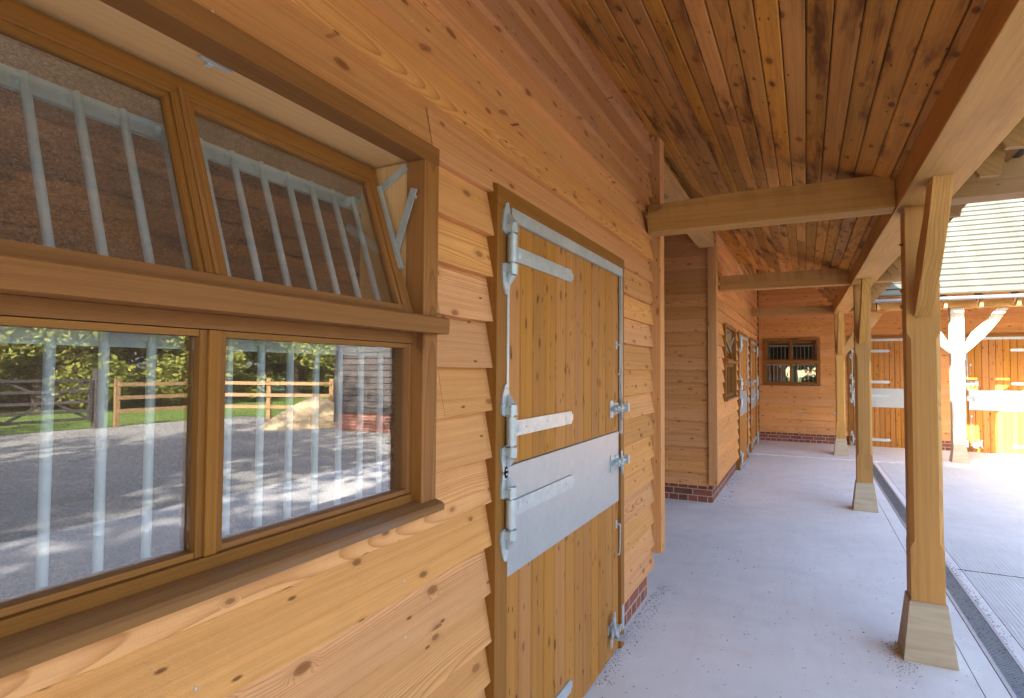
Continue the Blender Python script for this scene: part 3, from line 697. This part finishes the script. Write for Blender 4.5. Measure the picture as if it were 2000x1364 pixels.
for y in ys_:
    for x in xs_: pts.append((x, y, ceil_z(x, y) + .026))
n_ = len(xs_)
for i in range(len(ys_) - 1):
    for j in range(n_ - 1): fs.append((i * n_ + j, i * n_ + j + 1, (i + 1) * n_ + j + 1, (i + 1) * n_ + j))
m.add(pts, [(0, 0, 0)] * len(pts), fs)
pts = [(x, y, ceil_z(x, y) + .026) for (x, y) in ((-2.6, YE), (-.15, YE), (-.15, 9), (-2.6, 9))]; m.add(pts, [(0, 0, 0)] * 4, [(0, 1, 2, 3)])
m.build('ceiling_backing', 'black', stable)

# outer roof: tiled slope to the ridge and down again, eaves over the yard
def roof_slab(name, pts, th, mat, parent):
    m = MB(); a = [Vector(p) for p in pts]; nrm = (a[1] - a[0]).cross(a[3] - a[0]).normalized()
    if nrm.z < 0: nrm = -nrm
    L = (a[3] - a[0]).length
    gc = [(0, 0, 0), ((a[1] - a[0]).length, 0, 0), ((a[1] - a[0]).length, L, 0), (0, L, 0)]
    m.add([tuple(p) for p in a] + [tuple(p + nrm * th) for p in a], gc + gc, [(3, 2, 1, 0), (4, 5, 6, 7), (0, 1, 5, 4), (1, 2, 6, 5), (2, 3, 7, 6), (3, 0, 4, 7)])
    return m.build(name, mat, parent)
ex = 2.0; P = .70
def rz(x): return 2.755 + (ex - x) * P
YR1 = 12.1
roof_slab('roof', [(ex, -4, rz(ex)), (ex, YR1, rz(ex)), (-.4, YR1 + 2.2, rz(-.4)), (-.4, -4, rz(-.4))], .05, 'tiles', stable)
roof_slab('roof', [(-.401, 3.0, rz(-.4)), (-.401, YR1 + 2.2, rz(-.4)), (-2.6, YR1 + 4.2, rz(-2.6)), (-2.6, 3.0, rz(-2.6))], .05, 'tiles', stable)
roof_slab('added_light_sheet', [(-.401, -4, rz(-.4)), (-.401, 2.999, rz(-.4)), (-2.6, 2.999, rz(-2.6)), (-2.6, -4, rz(-2.6))], .004, 'fill_sheet', stable)  # added translucent sheet, out of view, brightens the stable interior
roof_slab('roof', [(-7.2, -4, rz(ex)), (-7.2, YR1, rz(ex)), (-2.61, YR1 + 4.2, rz(-2.6)), (-2.61, -4, rz(-2.6))], .05, 'tiles', stable)
# soffit boards between rafter feet and the feet themselves
m = MB()
for i in range(5):
    x0 = 1.47 + i * .108
    m.prism([(x0, rz(x0) - .006), (x0 + .105, rz(x0 + .105) - .006), (x0 + .105, rz(x0 + .105) - .024), (x0, rz(x0) - .024)], 1, -4, YR1)
m.build('soffit', 'rafter', stable)
y = -3.78
while y < 11.9:
    m = MB(); m.prism([(1.58, 2.83), (1.68, 2.745), (1.785, 2.69), (1.838, 2.605), (1.925, 2.60), (1.945, 2.70), (1.945, rz(1.945) - .027), (1.58, rz(1.58) - .027)], 1, y - .024, y + .024, grain=(.82, -.57))
    m.build('rafter_foot', 'rafter', stable, bevel=.002); y += .45
# gutter along the near eaves, stops at the first post
def gutter(parent, mat, p0, p1, r=.057):
    m = MB(); p0 = Vector(p0); p1 = Vector(p1); d = (p1 - p0).normalized(); side = Vector((-d.y, d.x, 0)); up = Vector((0, 0, 1)); n = 14; pts = []; fs = []
    for p in (p0, p1):
        for rr in (r, r - .004):
            for i in range(n + 1):
                t = math.pi * i / n; pts.append(tuple(p + side * math.cos(t) * rr - up * math.sin(t) * rr))
    k = n + 1
    for i in range(n):
        fs.append((i, i + 1, 2 * k + i + 1, 2 * k + i)); fs.append((k + i, k + i + 1, 3 * k + i + 1, 3 * k + i))
    for e in (0, 2 * k): fs += [tuple(range(e, e + k))]
    fs += [(0, k, 3 * k, 2 * k), (n, k + n, 3 * k + n, 2 * k + n)]
    m.add(pts, pts, fs); return m.build('gutter', mat, parent, smooth=True)
gutter(stable, 'gutter', (2.045, -4, 2.80), (2.045, 4.18, 2.80))

# eaves plate, tie beams
def plate_beam():
    m = MB(); segs = 24; x0, x1 = 1.46, 1.69; y0, y1 = -4.0, 12.5; pts = []; gcs = []; fs = []
    for i in range(segs + 1):
        y = y0 + (y1 - y0) * i / segs; b = 2.477 + lf(y); j = .0025
        for (x, z) in ((x0, b), (x1, b), (x1, b + .155), (x0, b + .155)):
            pts.append((x + rnd.uniform(-j, j), y, z + rnd.uniform(-j, j))); gcs.append((y, x, z))
    for i in range(segs):
        for q in range(4): fs.append((4 * i + q, 4 * i + (q + 1) % 4, 4 * i + 4 + (q + 1) % 4, 4 * i + 4 + q))
    fs += [(3, 2, 1, 0), (4 * segs, 4 * segs + 1, 4 * segs + 2, 4 * segs + 3)]
    m.add(pts, gcs, fs, .37); return m.build('eaves_plate', 'oak', stable, bevel=.005)
plate_beam()
def tie(y, z0, x0, x1, h=.2, wavy=.0, arch=0, d=.16, seed=None, nm='tie_beam', mat='oak'):
    m = MB(); segs = 28; pts = []; gcs = []; fs = []; ph = rnd.uniform(0, 6); seed = seed or rnd.random()
    for i in range(segs + 1):
        t = i / segs; x = x0 + (x1 - x0) * t
        top = z0 + h + wavy * (math.sin(t * 9 + ph) * .3 + math.sin(t * 23 + ph * 2) * .25 + (.9 if t > .33 else .0 if t < .25 else (t - .25) / .08 * .9) - .4) ; bot = z0 + arch * math.sin(math.pi * t)
        for (yy, zz) in ((y - d / 2, bot), (y + d / 2, bot), (y + d / 2, top), (y - d / 2, top)):
            pts.append((x, yy, zz)); gcs.append((x, zz - z0, yy - y))
    for i in range(segs):
        for q in range(4): fs.append((4 * i + q, 4 * i + (q + 1) % 4, 4 * i + 4 + (q + 1) % 4, 4 * i + 4 + q))
    fs += [(3, 2, 1, 0), (4 * segs, 4 * segs + 1, 4 * segs + 2, 4 * segs + 3)]
    m.add(pts, gcs, fs, seed); return m.build(nm, mat, stable, bevel=.004)
tie(3.925, 2.485, .062, 1.458, .192, .009)
tie(4.15, 2.552, 1.692, 2.30, .20, .002, mat='rafter')
tie(7.72, 2.565, .045, 1.458, .185, .006)
tie(7.72, 2.575, 1.692, 2.06, .165, .002, mat='rafter')
tie(12.40, 2.63, .045, 1.48, .165, .004, arch=.02)

# ------------------------------------------------------------------ oak posts on stone pads
def post(parent, x, y, top, w=.155, bracez=(1.87,), dirs=('-y',), label=None, mat='oak'):
    m = MB(); h = w / 2; zb = .315; ch = .021
    def ring(z, c):
        return [(x - h, y - h + c, z), (x - h, y + h - c, z), (x - h + c, y + h, z), (x + h - c, y + h, z), (x + h, y + h - c, z), (x + h, y - h + c, z), (x + h - c, y - h, z), (x - h + c, y - h, z)]
    zs = [(zb, .002), (.60, .002), (.635, ch), (1.0, ch), (1.4, ch), (1.74, ch), (1.775, .002), (top, .002)]
    pts = []; gcs = []; fs = []
    for (z, c) in zs:
        for p in ring(z, c): pts.append(p); gcs.append((z, p[0] - x + .06, p[1] - y + h))
    for i in range(len(zs) - 1):
        for q in range(8): fs.append((8 * i + q, 8 * i + (q + 1) % 8, 8 * i + 8 + (q + 1) % 8, 8 * i + 8 + q))
    fs += [tuple(range(7, -1, -1)), tuple(range(8 * len(zs) - 8, 8 * len(zs)))]
    m.add(pts, gcs, fs); po = m.build('post', mat, parent)
    if label: po['label'] = label
    b = MB(); a, t = .122, .086
    pts = [(x - a, y - a, 0), (x + a, y - a, 0), (x + a, y + a, 0), (x - a, y + a, 0), (x - t, y - t, zb - .001), (x + t, y - t, zb - .001), (x + t, y + t, zb - .001), (x - t, y + t, zb - .001)]
    b.add(pts, pts, [(3, 2, 1, 0), (4, 5, 6, 7), (0, 1, 5, 4), (1, 2, 6, 5), (2, 3, 7, 6), (3, 0, 4, 7)]); b.build('stone_base', 'stone', po, bevel=.004)
    for d in dirs:
        k = MB(); hw = .041; ax = 1 if 'y' in d else 0; sg = -1 if '-' in d else 1
        c0 = y if ax else x; run = .60 if ax else .62; zt = top - .003; zbm = 1.86
        # gently curved brace, profile in (axis, z)
        n = 8; outer = []; inner = []
        for i in range(n + 1):
            s = i / n; bx = c0 + sg * (h + run * s); bz = zbm + (zt - zbm) * (s)
            bow = .035 * math.sin(math.pi * s)
            inner.append((bx - sg * .0 + sg * bow * .7, bz - bow * .7)); outer.append((bx, bz))
        depth = .13
        up = [(c0 + sg * (h - .002), zbm + .0), (c0 + sg * (h - .002), zbm + .165)] + [(c0 + sg * (h + run * s) - sg * .10 + sg * .02 * math.sin(math.pi * s) * 0, zbm + .165 + (zt - zbm - .165) * s) for s in (.35, .7)] + [(c0 + sg * (h + run - .165), zt), (c0 + sg * (h + run), zt)]
        low = [(c0 + sg * (h + run * s) + sg * .028 * math.sin(math.pi * s), zbm + (zt - zbm) * s - .028 * math.sin(math.pi * s)) for s in (.8, .6, .4, .2)]
        poly = up + low
        oc = x if ax else y; off = (.0 if ax else 0)
        if ax: k.prism(poly, 0, oc + off - hw, oc + off + hw, grain=(sg * .70, .717))
        else: k.prism(poly, 1, oc - hw, oc + hw, grain=(sg * .70, .717))
        k.build('brace', mat, po, bevel=.004)
    for z in (1.93, 2.02, 2.28):
        pg = MB(); pg.tube((x - h - .014, y + rnd.uniform(-.03, .03), z), (x - h + .01, y, z), .009, .009, 6); pg.build('peg', 'rafter', po)
        pg = MB(); pg.tube((x + h - .01, y + rnd.uniform(-.03, .03), z + .02), (x + h + .012, y, z + .02), .009, .009, 6); pg.build('peg', 'rafter', po)
    return po
post(stable, 1.575, 3.925, 2.477, label='nearest oak post, split grain, on a stone pad')
post(stable, 1.575, 7.70, 2.477 + lf(7.7), label='second oak post of the walkway')
post(stable, 1.56, 12.40, 2.477 + lf(12.4), dirs=('-y', '+x'), label='farthest oak post, at the inner corner')

# ------------------------------------------------------------------ far range, across the yard
far = thing('far_range', 'sunlit stable range across the yard with pale tiled roof, gutter, boarded doors and barred window', 'stable building')
W3 = (.13, 1.27, 1.24, 2.284)
D4 = (1.88, 1.10); D5 = (3.81, 1.30)
op3 = [W3, (D4[0] - .094, D4[0] + D4[1] + .066, 0, 2.30), (D5[0] - .094, D5[0] + D5[1] + .066, 0, 2.30), (6.1, 7.5, 0, 2.3)]
cladding(wall_far, .05, 9.65, .20, 4.4, op3).build('wall', 'larch', far)
opL3 = [(W3[0] + .02, W3[1] - .02, W3[2] + .02, W3[3] - .02), (D4[0] - .02, D4[0] + D4[1] + .02, 0, 2.23), (D5[0] - .02, D5[0] + D5[1] + .02, 0, 2.23), (6.18, 7.42, 0, 2.23)]
lining(far, wall_far, .05, 9.65, 3.8, opL3)
for (a, b) in ((.0, D4[0] - .1), (D4[0] + D4[1] + .070, D5[0] - .1), (D5[0] + D5[1] + .070, 6.1), (7.5, 9.65)):
    plinth(wall_far, a, b).build('brick_plinth', 'brick', far)
make_window(far, lambda s, n, z: wall_far(W3[0] + s, n, z), W3[1] - W3[0], z0=W3[2], z1=W3[3], label='window with barred panes in the shaded end wall')
make_door(far, lambda s, n, z: wall_far(D4[0] + s, n, z), D4[1], top=2.215, label='door behind the oak posts, hinges on its left')
make_door(far, lambda s, n, z: wall_far(D5[0] + D5[1] - s, n, z), D5[1], top=2.215, label='sunlit door at the right edge, hinges on its right')
make_door(far, lambda s, n, z: wall_far(6.18 + s, n, z), 1.24, top=2.215)
tr = MB(wall_far)
for s in (.0,): tr.box(1.615, 1.66, .05, .075, .22, 2.6, 2)
# wall rings
for (px, pz) in ((.87, .62), (1.53, .66), (.49, 1.66)):
    m = MB(wall_far); m.box(px - .022, px + .022, .05, .062, pz - .022, pz + .022); m.tube((px, .055, pz), (px, .085, pz), .008, .008, 8); m.build('tether_ring_plate', 'galv', far)
# plate and posts of the far walkway
m = MB(); m.box(1.692, 7.85, 12.31, 12.50, 2.66, 2.83, 0, seg=16, jit=.002); m.build('eaves_plate', 'oak', far, bevel=.004)
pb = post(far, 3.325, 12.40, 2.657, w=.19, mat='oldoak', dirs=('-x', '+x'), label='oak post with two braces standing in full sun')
post(far, 6.4, 12.40, 2.657, w=.19, dirs=('-x', '+x'))
# far roof: courses of plain tiles, each course a step
def far_roof():
    m = MB(); y0, z0 = 11.93, 2.86; p = math.atan(.80); ca, sa = math.cos(p), math.sin(p); course = .20; n = 24
    for i in range(n):
        t = i * course; seg = 40; x0 = 1.99 - max(0, 0); pts = []; gcs = []; fs = []
        ya, za = y0 + t * ca, z0 + t * sa
        xl = 1.99 - (t * ca) * 1.0; xr = 9.9
        for k in range(seg + 1):
            x = xl + (xr - xl) * k / seg; j = .0015 * math.sin(x * 23 + i * 3.1)
            L = course + .02
            for (l, h) in ((0, .040 + j), (L, .006), (L, -.006), (0, .004 + j)):
                pts.append((x, ya + l * ca - h * sa, za + l * sa + h * ca)); gcs.append((x + (i % 2) * .0825, t + l + (.0), 0))
        for k in range(seg):
            for q in range(4): fs.append((4 * k + q, 4 * k + (q + 1) % 4, 4 * k + 4 + (q + 1) % 4, 4 * k + 4 + q))
        fs += [(3, 2, 1, 0), (4 * seg, 4 * seg + 1, 4 * seg + 2, 4 * seg + 3)]
        m.add(pts, gcs, fs, rnd.random())
    return m.build('roof', 'tiles', far)
far_roof()
pf = .80
roof_slab('roof_back', [(1.0, 15.36, 5.60), (9.9, 15.36, 5.60), (9.9, 19.3, 2.9), (1.0, 19.3, 2.9)], .05, 'tiles', far)
m = MB()
for i in range(14):
    ya = 12.0 + i * .16
    m.prism([(ya, 2.83 + (ya - 11.93) * pf), (ya + .157, 2.83 + (ya + .157 - 11.93) * pf), (ya + .157, 2.85 + (ya + .157 - 11.93) * pf), (ya, 2.85 + (ya - 11.93) * pf)], 0, 1.56, 9.9)
m.build('roof_boarding', 'rafter', far)
gutter(far, 'gutterblue', (2.02, 11.90, 2.815), (9.9, 11.90, 2.815), .055)
x = 2.15
k = 0
while x < 9.8:
    m = MB(); m.prism([(11.97, 2.64), (12.06, 2.62), (12.30, 2.86), (12.30, 3.06), (11.97, 2.81)], 0, x - .024, x + .024, grain=(.8, .6)); m.build('rafter_foot', 'rafter', far)
    x += .48; k += 1
# boxes added above the corner bay only to block the sky
m = MB(); m.box(-.6, 1.7, 8.6, 14.6, 4.10, 4.14, 0); m.box(-.6, 1.9, 14.45, 14.5, 2.5, 5.0, 0); m.box(-.45, -.40, 8.6, 14.6, 2.5, 5.0, 1); m.build('sky_blocker', 'rafter', far)

# ------------------------------------------------------------------ wing on the right (seen only in the window glass)
wing = thing('side_range', 'dark boarded range with brick base mirrored in the near window, right of the fence', 'stable building')
def wall_wing(s, n, z): return Vector((s, 11.2 - n, z))
def wall_wing_side(s, n, z): return Vector((7.9 - n, s, z))
cladding(wall_wing, 7.9, 9.72, .45, 3.2, []).build('wall', 'darkclad', wing)
cladding(wall_wing_side, 11.2, 14.1, .45, 3.2, []).build('wall', 'darkclad', wing)
plinth(wall_wing, 7.88, 9.74, .47).build('brick_plinth', 'brick', wing)
plinth(wall_wing_side, 11.2, 14.1, .47).build('brick_plinth', 'brick', wing)
m = MB(); m.box(9.64, 9.74, 11.3, 18, 0, 3.2, 1); m.box(9.68, 9.76, 11.13, 11.19, .2, 3.2, 2); m.build('end_wall', 'darkclad', wing)
roof_slab('roof', [(7.5, 10.9, 3.1), (7.5, 18, 3.1), (8.83, 18, 4.2), (8.83, 10.9, 4.2)], .06, 'tiles', wing)
roof_slab('roof', [(10.1, 10.9, 3.1), (10.1, 18, 3.1), (8.84, 18, 4.2), (8.84, 10.9, 4.2)], .06, 'tiles', wing)

# ------------------------------------------------------------------ ground
def sheet(name, x0, x1, y0, y1, z, mat, th=None):
    m = MB()
    if th: m.box(x0, x1, y0, y1, z - th, z)
    else: m.add([(x0, y0, z), (x1, y0, z), (x1, y1, z), (x0, y1, z)], [(0, 0, 0)] * 4, [(0, 1, 2, 3)])
    return struct(m.build(name, mat))
sheet('ground', -150, 200, -150, 200, -.06, 'grass')
sheet('porch_floor', -8, 1.748, -6, 11.79, 0, 'concrete', .05)
sheet('porch_edge_strip', 1.754, 1.862, -6, 11.79, -.0015, 'concrete', .05)
sheet('far_walkway_floor', -8, 9.7, 11.795, 20, .012, 'concrete', .06)
# yard in cast bays with joints
YB = [-6.0, 1.3, 5.75, 11.785]
for i in range(3):
    a, b = YB[i] + .006, YB[i + 1] - .006
    sheet('yard_edge_strip', 2.012, 2.074, a, b, -.004, 'concrete', .05)
    sheet('yard_slab', 2.08, 5.4, a, b, -.004, 'yard', .05); sheet('yard_gravel', 5.41, 10.7, a, b, -.010, 'gravel', .04)
sheet('yard_bed', 1.7, 10.8, -6, 11.8, -.030, 'litter')
sheet('yard_gravel', 10.7, 15.4, -6, 12.9, -.012, 'gravel', .03)
# drain
dr = thing('drain_channel', 'long slotted metal drain channel set in the concrete between walkway and yard', 'drain')
for (a, b) in ((1.866, 1.884), (1.990, 2.008)):
    m = MB(); m.box(a, b, -6, 11.78, -.03, .001, 1); m.build('drain_rail', 'rail', dr)
m = MB(); y = -2.0
m.box(1.8845, 1.892, -2, 11.78, -.02, -.004, 1); m.box(1.982, 1.9895, -2, 11.78, -.02, -.004, 1)
while y < 11.76:
    m.box(1.892, 1.982, y, y + .011, -.018, -.0045, 0); y += .024 if int(y / .5) != int((y + .024) / .5) else .0205
m.build('drain_grate', 'grate', dr)
m = MB(); m.box(1.884, 1.99, -6, 11.78, -.06, -.028, 1); m.build('drain_bed', 'black', dr)
# leaf litter and grit
def litter():
    m = MB(); 
    def bit(x, y, z, s):
        a = rnd.uniform(0, 6.3); c, q = math.cos(a), math.sin(a); l, w_ = s * rnd.uniform(.7, 1.5), s * rnd.uniform(.25, .6); h = s * rnd.uniform(.1, .4)
        pts = [(x - c * l, y - q * l, z), (x + q * w_, y - c * w_, z + h), (x + c * l, y + q * l, z + .001), (x - q * w_, y + c * w_, z + h * .6), (x, y, z - .002)]
        m.add(pts, pts, [(0, 1, 3), (1, 2, 3), (0, 4, 1), (1, 4, 2), (2, 4, 3), (3, 4, 0)])
    for i in range(700): bit(rnd.uniform(.0, 1.74), rnd.uniform(2.4, 11.5), .003, rnd.choice((.0025, .003, .004, .004, .007)))
    for i in range(420):   # along the wall foot and the door sill
        y = rnd.uniform(2.8, 4.3); bit(.02 + abs(rnd.gauss(0, .06)), y, .003, rnd.uniform(.002, .006))
    for i in range(240): bit(rnd.gauss(.08, .06) , rnd.uniform(7.2, 13.8), .006, rnd.uniform(.004, .012))
    for i in range(200): bit(rnd.gauss(1.45, .05), rnd.gauss(3.84, .12), .003, rnd.uniform(.002, .005))
    for i in range(1500): bit(rnd.uniform(1.885, 1.988) , rnd.uniform(3.2, 11.5), -.004, rnd.choice((.002, .003, .004, .007)))
    for i in range(300): bit(2.008 + abs(rnd.gauss(0, .025)), rnd.gauss(5.3, .7), .0, rnd.uniform(.002, .006))
    for i in range(500): bit(rnd.uniform(2.05, 2.9), 5.75 + rnd.gauss(0, .006), -.004, rnd.uniform(.003, .007))
    for i in range(300): bit(rnd.uniform(1.7, 9), 11.79 + rnd.gauss(-.01, .02), .002, rnd.uniform(.004, .010))
    o = m.build('leaf_litter', 'litter'); o['kind'] = 'stuff'; o['label'] = 'dark crumbs and dry leaf bits scattered over the concrete'; o['category'] = 'leaf litter'
litter()

# ------------------------------------------------------------------ interiors: boxes of dim space behind the openings
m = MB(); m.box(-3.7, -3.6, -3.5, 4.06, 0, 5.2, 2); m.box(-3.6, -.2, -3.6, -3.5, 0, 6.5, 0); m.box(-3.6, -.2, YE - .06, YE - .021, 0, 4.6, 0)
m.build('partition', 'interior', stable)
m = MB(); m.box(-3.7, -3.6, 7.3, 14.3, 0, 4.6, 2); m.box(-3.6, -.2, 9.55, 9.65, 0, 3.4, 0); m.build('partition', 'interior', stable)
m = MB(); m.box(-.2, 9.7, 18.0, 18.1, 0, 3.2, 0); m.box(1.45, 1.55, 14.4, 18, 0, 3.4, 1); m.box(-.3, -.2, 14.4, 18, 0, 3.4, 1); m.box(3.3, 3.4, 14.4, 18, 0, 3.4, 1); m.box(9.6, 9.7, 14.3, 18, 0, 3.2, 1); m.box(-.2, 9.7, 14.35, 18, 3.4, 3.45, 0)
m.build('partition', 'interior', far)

# ------------------------------------------------------------------ fence, gate, heap, trees: what the glass mirrors
def fence(p0, p1, n, label, group=None):
    t = thing('post_and_rail_fence', label, 'fence', group); p0 = Vector(p0); p1 = Vector(p1); d = (p1 - p0)
    L = d.length; d.normalize(); s = Vector((-d.y, d.x))
    def f(a, b, z): q = p0 + d * a + s * b; return Vector((q.x, q.y, z))
    for i in range(n):
        a = L * i / (n - 1); m = MB(f); m.box(a - .06, a + .06, -.05, .05, -.05, 1.25, 2); m.build('fence_post', 'fence', t)
    for z in (.40, .75, 1.10):
        m = MB(f); m.box(0, L, -.09, -.052, z - .05, z + .05, 0); m.build('rail', 'fence', t)
    return t
fence((11.6, 12.95), (15.2, 11.5), 3, 'sunlit timber three-rail fence mirrored in the right lower pane')
fence((15.2, 11.3), (15.2, 8.9), 2, 'short run of timber rails between gate and sunlit fence, mirrored in the glass')
gt = thing('field_gate', 'dark field gate with crossed braces mirrored in the left lower pane', 'gate')
def gf(a, b, z): return Vector((15.2 + b, 4.6 + a, z))
for a in (-.1, 3.85):
    m = MB(gf); m.box(a - .1, a + .1, -.1, .1, -.05, 1.5, 2); m.build('gate_post', 'darkclad', gt)
m = MB(gf)
for z in (.25, .45, .68, .95, 1.22): m.box(.05, 3.7, -.03, .0, z - .035, z + .035, 0)
m.box(.05, .13, -.035, .035, .2, 1.3, 2); m.box(3.62, 3.7, -.035, .035, .2, 1.26, 2)
m.build('gate_bars', 'darkclad', gt)
for (a, b) in ((.1, 1.9), (1.9, 3.65)):
    for (z0, z1) in ((.25, 1.22), (1.22, .25)):
        m = MB(gf); m.prism([(a, z0 - .035), (b, z1 - .035), (b, z1 + .035), (a, z0 + .035)], 1, .002, .03, grain=(1, 0)); m.build('cross_brace', 'darkclad', gt)
m = MB(); pts = []; fs = []; n = 20; rg = 6
for k in range(rg):
    r = 1.9 * (1 - k / (rg - 1)) + .001; z = -.02 + .80 * (1 - (r / 1.9) ** 1.3)
    for i in range(n):
        a = 2 * math.pi * i / n; q = r * (1 + .12 * math.sin(3 * a) + rnd.uniform(-.03, .03)); pts.append((11.3 + q * math.cos(a) * .7, 12.0 + q * math.sin(a) * .8, z))
for k in range(rg - 1):
    for i in range(n): fs.append((k * n + i, k * n + (i + 1) % n, (k + 1) * n + (i + 1) % n, (k + 1) * n + i))
m.add(pts, pts, fs); tag(m.build('sand_heap', 'sand', smooth=True), 'low heap of pale sand beside the fence, mirrored in the glass', 'sand heap')

def leaf_mesh(name, n, size, blobs, mat):
    m = MB(); tot = sum(b[3] ** 2 for b in blobs)
    for (bx, by, bz, br, fz) in [(b[0], b[1], b[2], b[3], b[4]) for b in blobs]:
        for i in range(int(n * br * br / tot)):
            while True:
                q = Vector((rnd.gauss(0, 1), rnd.gauss(0, 1), rnd.gauss(0, 1)))
                if q.length > .1: break
            q = q.normalized() * br * (rnd.random() ** .45); p = Vector((bx + q.x, by + q.y, bz + q.z * fz))
            a = Vector((rnd.gauss(0, 1), rnd.gauss(0, 1), rnd.gauss(0, .6))).normalized() * size * rnd.uniform(.6, 1.3); b_ = a.orthogonal().normalized() * size * rnd.uniform(.3, .6)
            b_ = (Matrix.Rotation(rnd.uniform(0, 6.3), 3, a) @ b_)
            pts = [tuple(p - a), tuple(p + b_), tuple(p + a), tuple(p - b_)]; m.add(pts, pts, [(0, 1, 2, 3)])
    return m
def tree_proto(name, H, cr, n, size, mat='leaf', low=.35, label='', group=None):
    t = thing('broadleaf_tree', label, 'tree', group)
    m = MB(); m.tube((0, 0, -.1), (.1, .05, H * .5), .24, .15, 10)
    for i in range(7):
        a = i * .9 + rnd.uniform(0, .5); z = H * (low + .05 * i); m.tube((.05, .02, z), (cr * .6 * math.cos(a), cr * .6 * math.sin(a), z + H * .2), .08, .03, 6)
    m.build('trunk', 'bark', t, smooth=True)
    bl = [(0, 0, H * .68, cr * .75, .9)]
    for i in range(13):
        a = rnd.uniform(0, 6.3); r = cr * rnd.uniform(.3, .75); bl.append((r * math.cos(a), r * math.sin(a), H * rnd.uniform(low + .05, .9), cr * rnd.uniform(.25, .45), .75))
    leaf_mesh('crown', n, size, bl, mat).build('crown', mat, t)
    return t
def copy_tree(t, loc, rz_, sc, label):
    r = t.copy(); C.objects.link(r); r.location = loc; r.rotation_euler = (0, 0, rz_); r.scale = (sc, sc, sc); r['label'] = label
    for ch in list(t.children):
        c = ch.copy(); C.objects.link(c); c.parent = r
    return r
# row beyond the field
T = tree_proto('tree', 7.5, 3.9, 13000, .17, 'hedge', .04, 'broad yellow-green tree beyond the grass, mirrored at the left edge of the lower glass', 'trees beyond the field')
T.location = (27, 8, 0)
row = [(24, 11, .8), (23.5, 17, .8), (30, 11.5, 1.1), (24, 23, .9), (29, 5, 1.0), (27, 14.5, .9), (26, 20, 1.05), (29, 27, 1.0), (31, 2, 1.1), (25, 33, 1.1), (34, 17, 1.4), (36, 9, 1.4), (38, 28, 1.5), (20, 26, .9), (18, 33, 1.2)]
for i, (x, y, s_) in enumerate(row):
    copy_tree(T, (x, y, 0), i * 1.7, s_, ['lowest tree in front of the mirrored row, centre', 'low tree in front of the mirrored row, right of centre', 'taller tree behind the lowest one in the mirrored row', 'low tree in front of the mirrored row, right', 'tree beside the left end of the mirrored row', 'broad yellow-green tree behind the gate post in the reflection', 'broad tree above the mirrored sunlit fence', 'tree right of the mirrored fence, behind the dark range', 'tree mirrored left of the field gate',
        'far tree over the mirrored fence corner', 'tall tree at the back of the mirrored row, centre', 'tall tree at the back of the mirrored row, left', 'tall tree at the back of the mirrored row, right', 'tree close behind the mirrored side range', 'tree farthest right in the mirrored row'][i])
for i, (x, y, s_) in enumerate([(-4.5, -17, .8), (-.5, -19, .85), (3.6, -17.5, .8), (8, -19, .9)]):
    copy_tree(T, (x, y, 0), i * 1.3, s_, 'low bushy tree mirrored in the far window, %s' % ['left of the others', 'second from the left', 'third from the left', 'right of the others'][i])
# trees behind the camera: shade the yard, seen only in glass
T2 = tree_proto('tree', 12.0, 3.4, 3300, .20, 'leaf', .45, 'tall tree south of the yard whose shade dapples the concrete', 'trees shading the yard')
T2.location = (3.4, -3.6, 0)
for i, (x, y, s_) in enumerate([(3.3, -8.6, 1.0), (-3.2, -11.0, .95), (5.4, -10.5, .9), (9.5, -8.5, .95), (2.0, -14, .9), (-9.5, -12.5, .9), (14.5, -10, 1.1), (0, -34, 1.3), (9, -36, 1.4), (-10, -34, 1.3)]):
    copy_tree(T2, (x, y, 0), i * 2.1, s_, 'tall tree shading the yard from behind the viewpoint, %s' % ['near, left of the rear gate', 'near, behind the stable wall', 'nearest on the right', 'to the right rear', 'straight behind', 'behind the stable roof', 'far right rear', 'far behind centre', 'far behind right', 'far behind left'][i])
